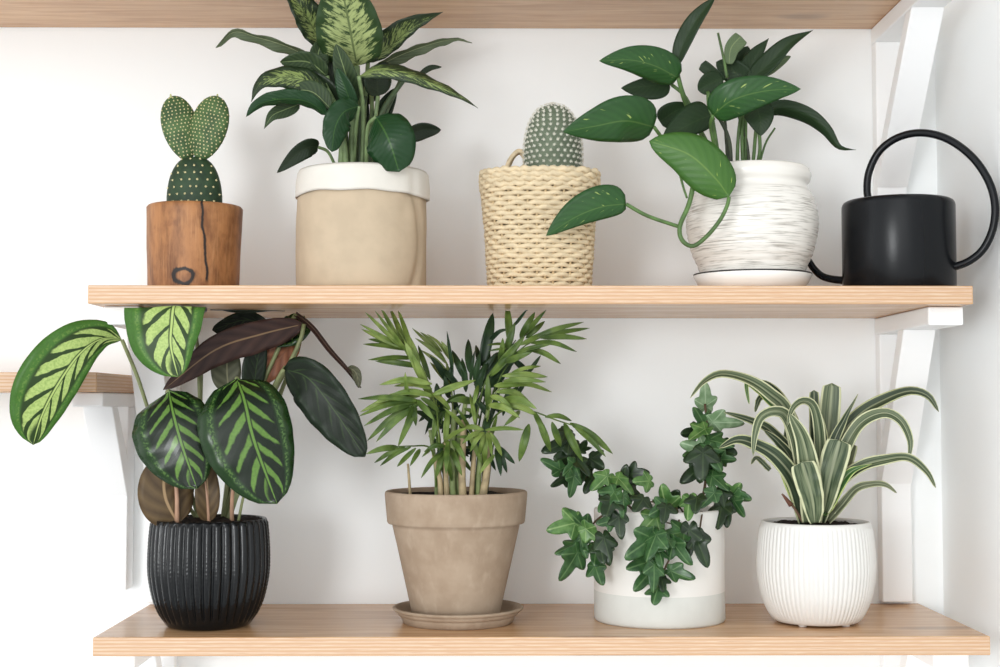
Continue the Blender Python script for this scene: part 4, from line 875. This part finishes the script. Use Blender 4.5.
RL([(828, 521, -.17), (842, 505, -.18), (856, 489, -.185), (872, 484, -.19), (886, 485, -.195), (897, 493, -.196)], 5, (DR_B, DR_B), roll=-15)
RL([(815, 523, -.2), (812, 498, -.21), (802, 462, -.213)], 15, (DR, DR_B), 'blunt', fold=10, roll=8)
RL([(824, 512, -.19), (830, 478, -.2), (840, 440, -.204)], 15.5, (DR, DR_B), 'blunt', fold=10, roll=-8)
RL([(834, 500, -.17), (843, 470, -.172), (851, 443, -.172)], 9, (DR_B, DR_B), 'blunt')
RL([(824, 516, -.185), (838, 488, -.195), (852, 471, -.2), (872, 464, -.202)], 7, (DR_G, DR_B), 'long', roll=-10)
RL([(770, 470, -.18), (757, 458, -.185), (751, 464, -.19)], 3, (DR_D, DR_B))
mb = MB(); tube(mb, [P(803, 522, -.18), P(795, 509, -.185), (P(788, 501, -.188)), P(782, 494, -.19)], (.0018, .001), 14, 7); mb.build('dry_shoot', plain('dry_shoot', rgb(110, 84, 64), .7), r8)
mb = MB(); tube(mb, [P(791, 505, -.187), P(787, 500, -.189), P(783, 495, -.19)], (.003, .0012), 8, 7); mb.build('dry_tip', plain('dry_tip', rgb(98, 60, 42), .7), r8)

# ------------------------------------------------------------------ light
def area(name, loc, target, sx, sy, power, col):
    l = bpy.data.lights.new(name, 'AREA'); l.shape = 'RECTANGLE'; l.size = sx; l.size_y = sy; l.energy = power; l.color = col
    o = bpy.data.objects.new(name, l); C.objects.link(o); o.location = loc
    o.rotation_euler = (Vector(target)-Vector(loc)).to_track_quat('-Z', 'Y').to_euler(); return o
area('window_daylight', (-1.9, -4.6, 1.3), (0, 0, 1.3), 1.0, 1.3, 74, (.97, .99, 1.0))
LOBE = (8.0, 2.2, .5)
w = bpy.data.worlds.new('room_light'); bpy.context.scene.world = w; w.use_nodes = True
# front glow added to the surround to fill evenly between shelves, dimmer elsewhere
wt = w.node_tree; bg = wt.nodes['Background']; tc_ = wt.nodes.new('ShaderNodeTexCoord')
def wn(typ, op=None):
    n = wt.nodes.new(typ)
    if op: n.operation = op
    return n
dt = wn('ShaderNodeVectorMath', 'DOT_PRODUCT'); wt.links.new(tc_.outputs['Generated'], dt.inputs[0]); dt.inputs[1].default_value = Vector((-.12, -.95, .16)).normalized()
mx = wn('ShaderNodeMath', 'MAXIMUM'); wt.links.new(dt.outputs['Value'], mx.inputs[0]); mx.inputs[1].default_value = 0
pw = wn('ShaderNodeMath', 'POWER'); wt.links.new(mx.outputs[0], pw.inputs[0]); pw.inputs[1].default_value = LOBE[0]
ml = wn('ShaderNodeMath', 'MULTIPLY_ADD'); wt.links.new(pw.outputs[0], ml.inputs[0]); ml.inputs[1].default_value = LOBE[1]; ml.inputs[2].default_value = LOBE[2]
d2 = wn('ShaderNodeVectorMath', 'DOT_PRODUCT'); wt.links.new(tc_.outputs['Generated'], d2.inputs[0]); d2.inputs[1].default_value = Vector((-1, -.15, .05)).normalized()  # second glow added from the left to brighten the right wall
m2 = wn('ShaderNodeMath', 'MAXIMUM'); wt.links.new(d2.outputs['Value'], m2.inputs[0]); m2.inputs[1].default_value = 0
p2 = wn('ShaderNodeMath', 'POWER'); wt.links.new(m2.outputs[0], p2.inputs[0]); p2.inputs[1].default_value = 5
a2 = wn('ShaderNodeMath', 'MULTIPLY_ADD'); wt.links.new(p2.outputs[0], a2.inputs[0]); a2.inputs[1].default_value = 1.5; wt.links.new(ml.outputs[0], a2.inputs[2])
bg.inputs[0].default_value = (.965, .987, 1.0, 1); wt.links.new(a2.outputs[0], bg.inputs[1])
sc = bpy.context.scene
sc.view_settings.view_transform = 'Standard'; sc.view_settings.look = 'None'; sc.view_settings.exposure = .1; sc.view_settings.gamma = 1
sc.cycles.max_bounces = 16; sc.cycles.diffuse_bounces = 10
sc.view_settings.use_curve_mapping = False
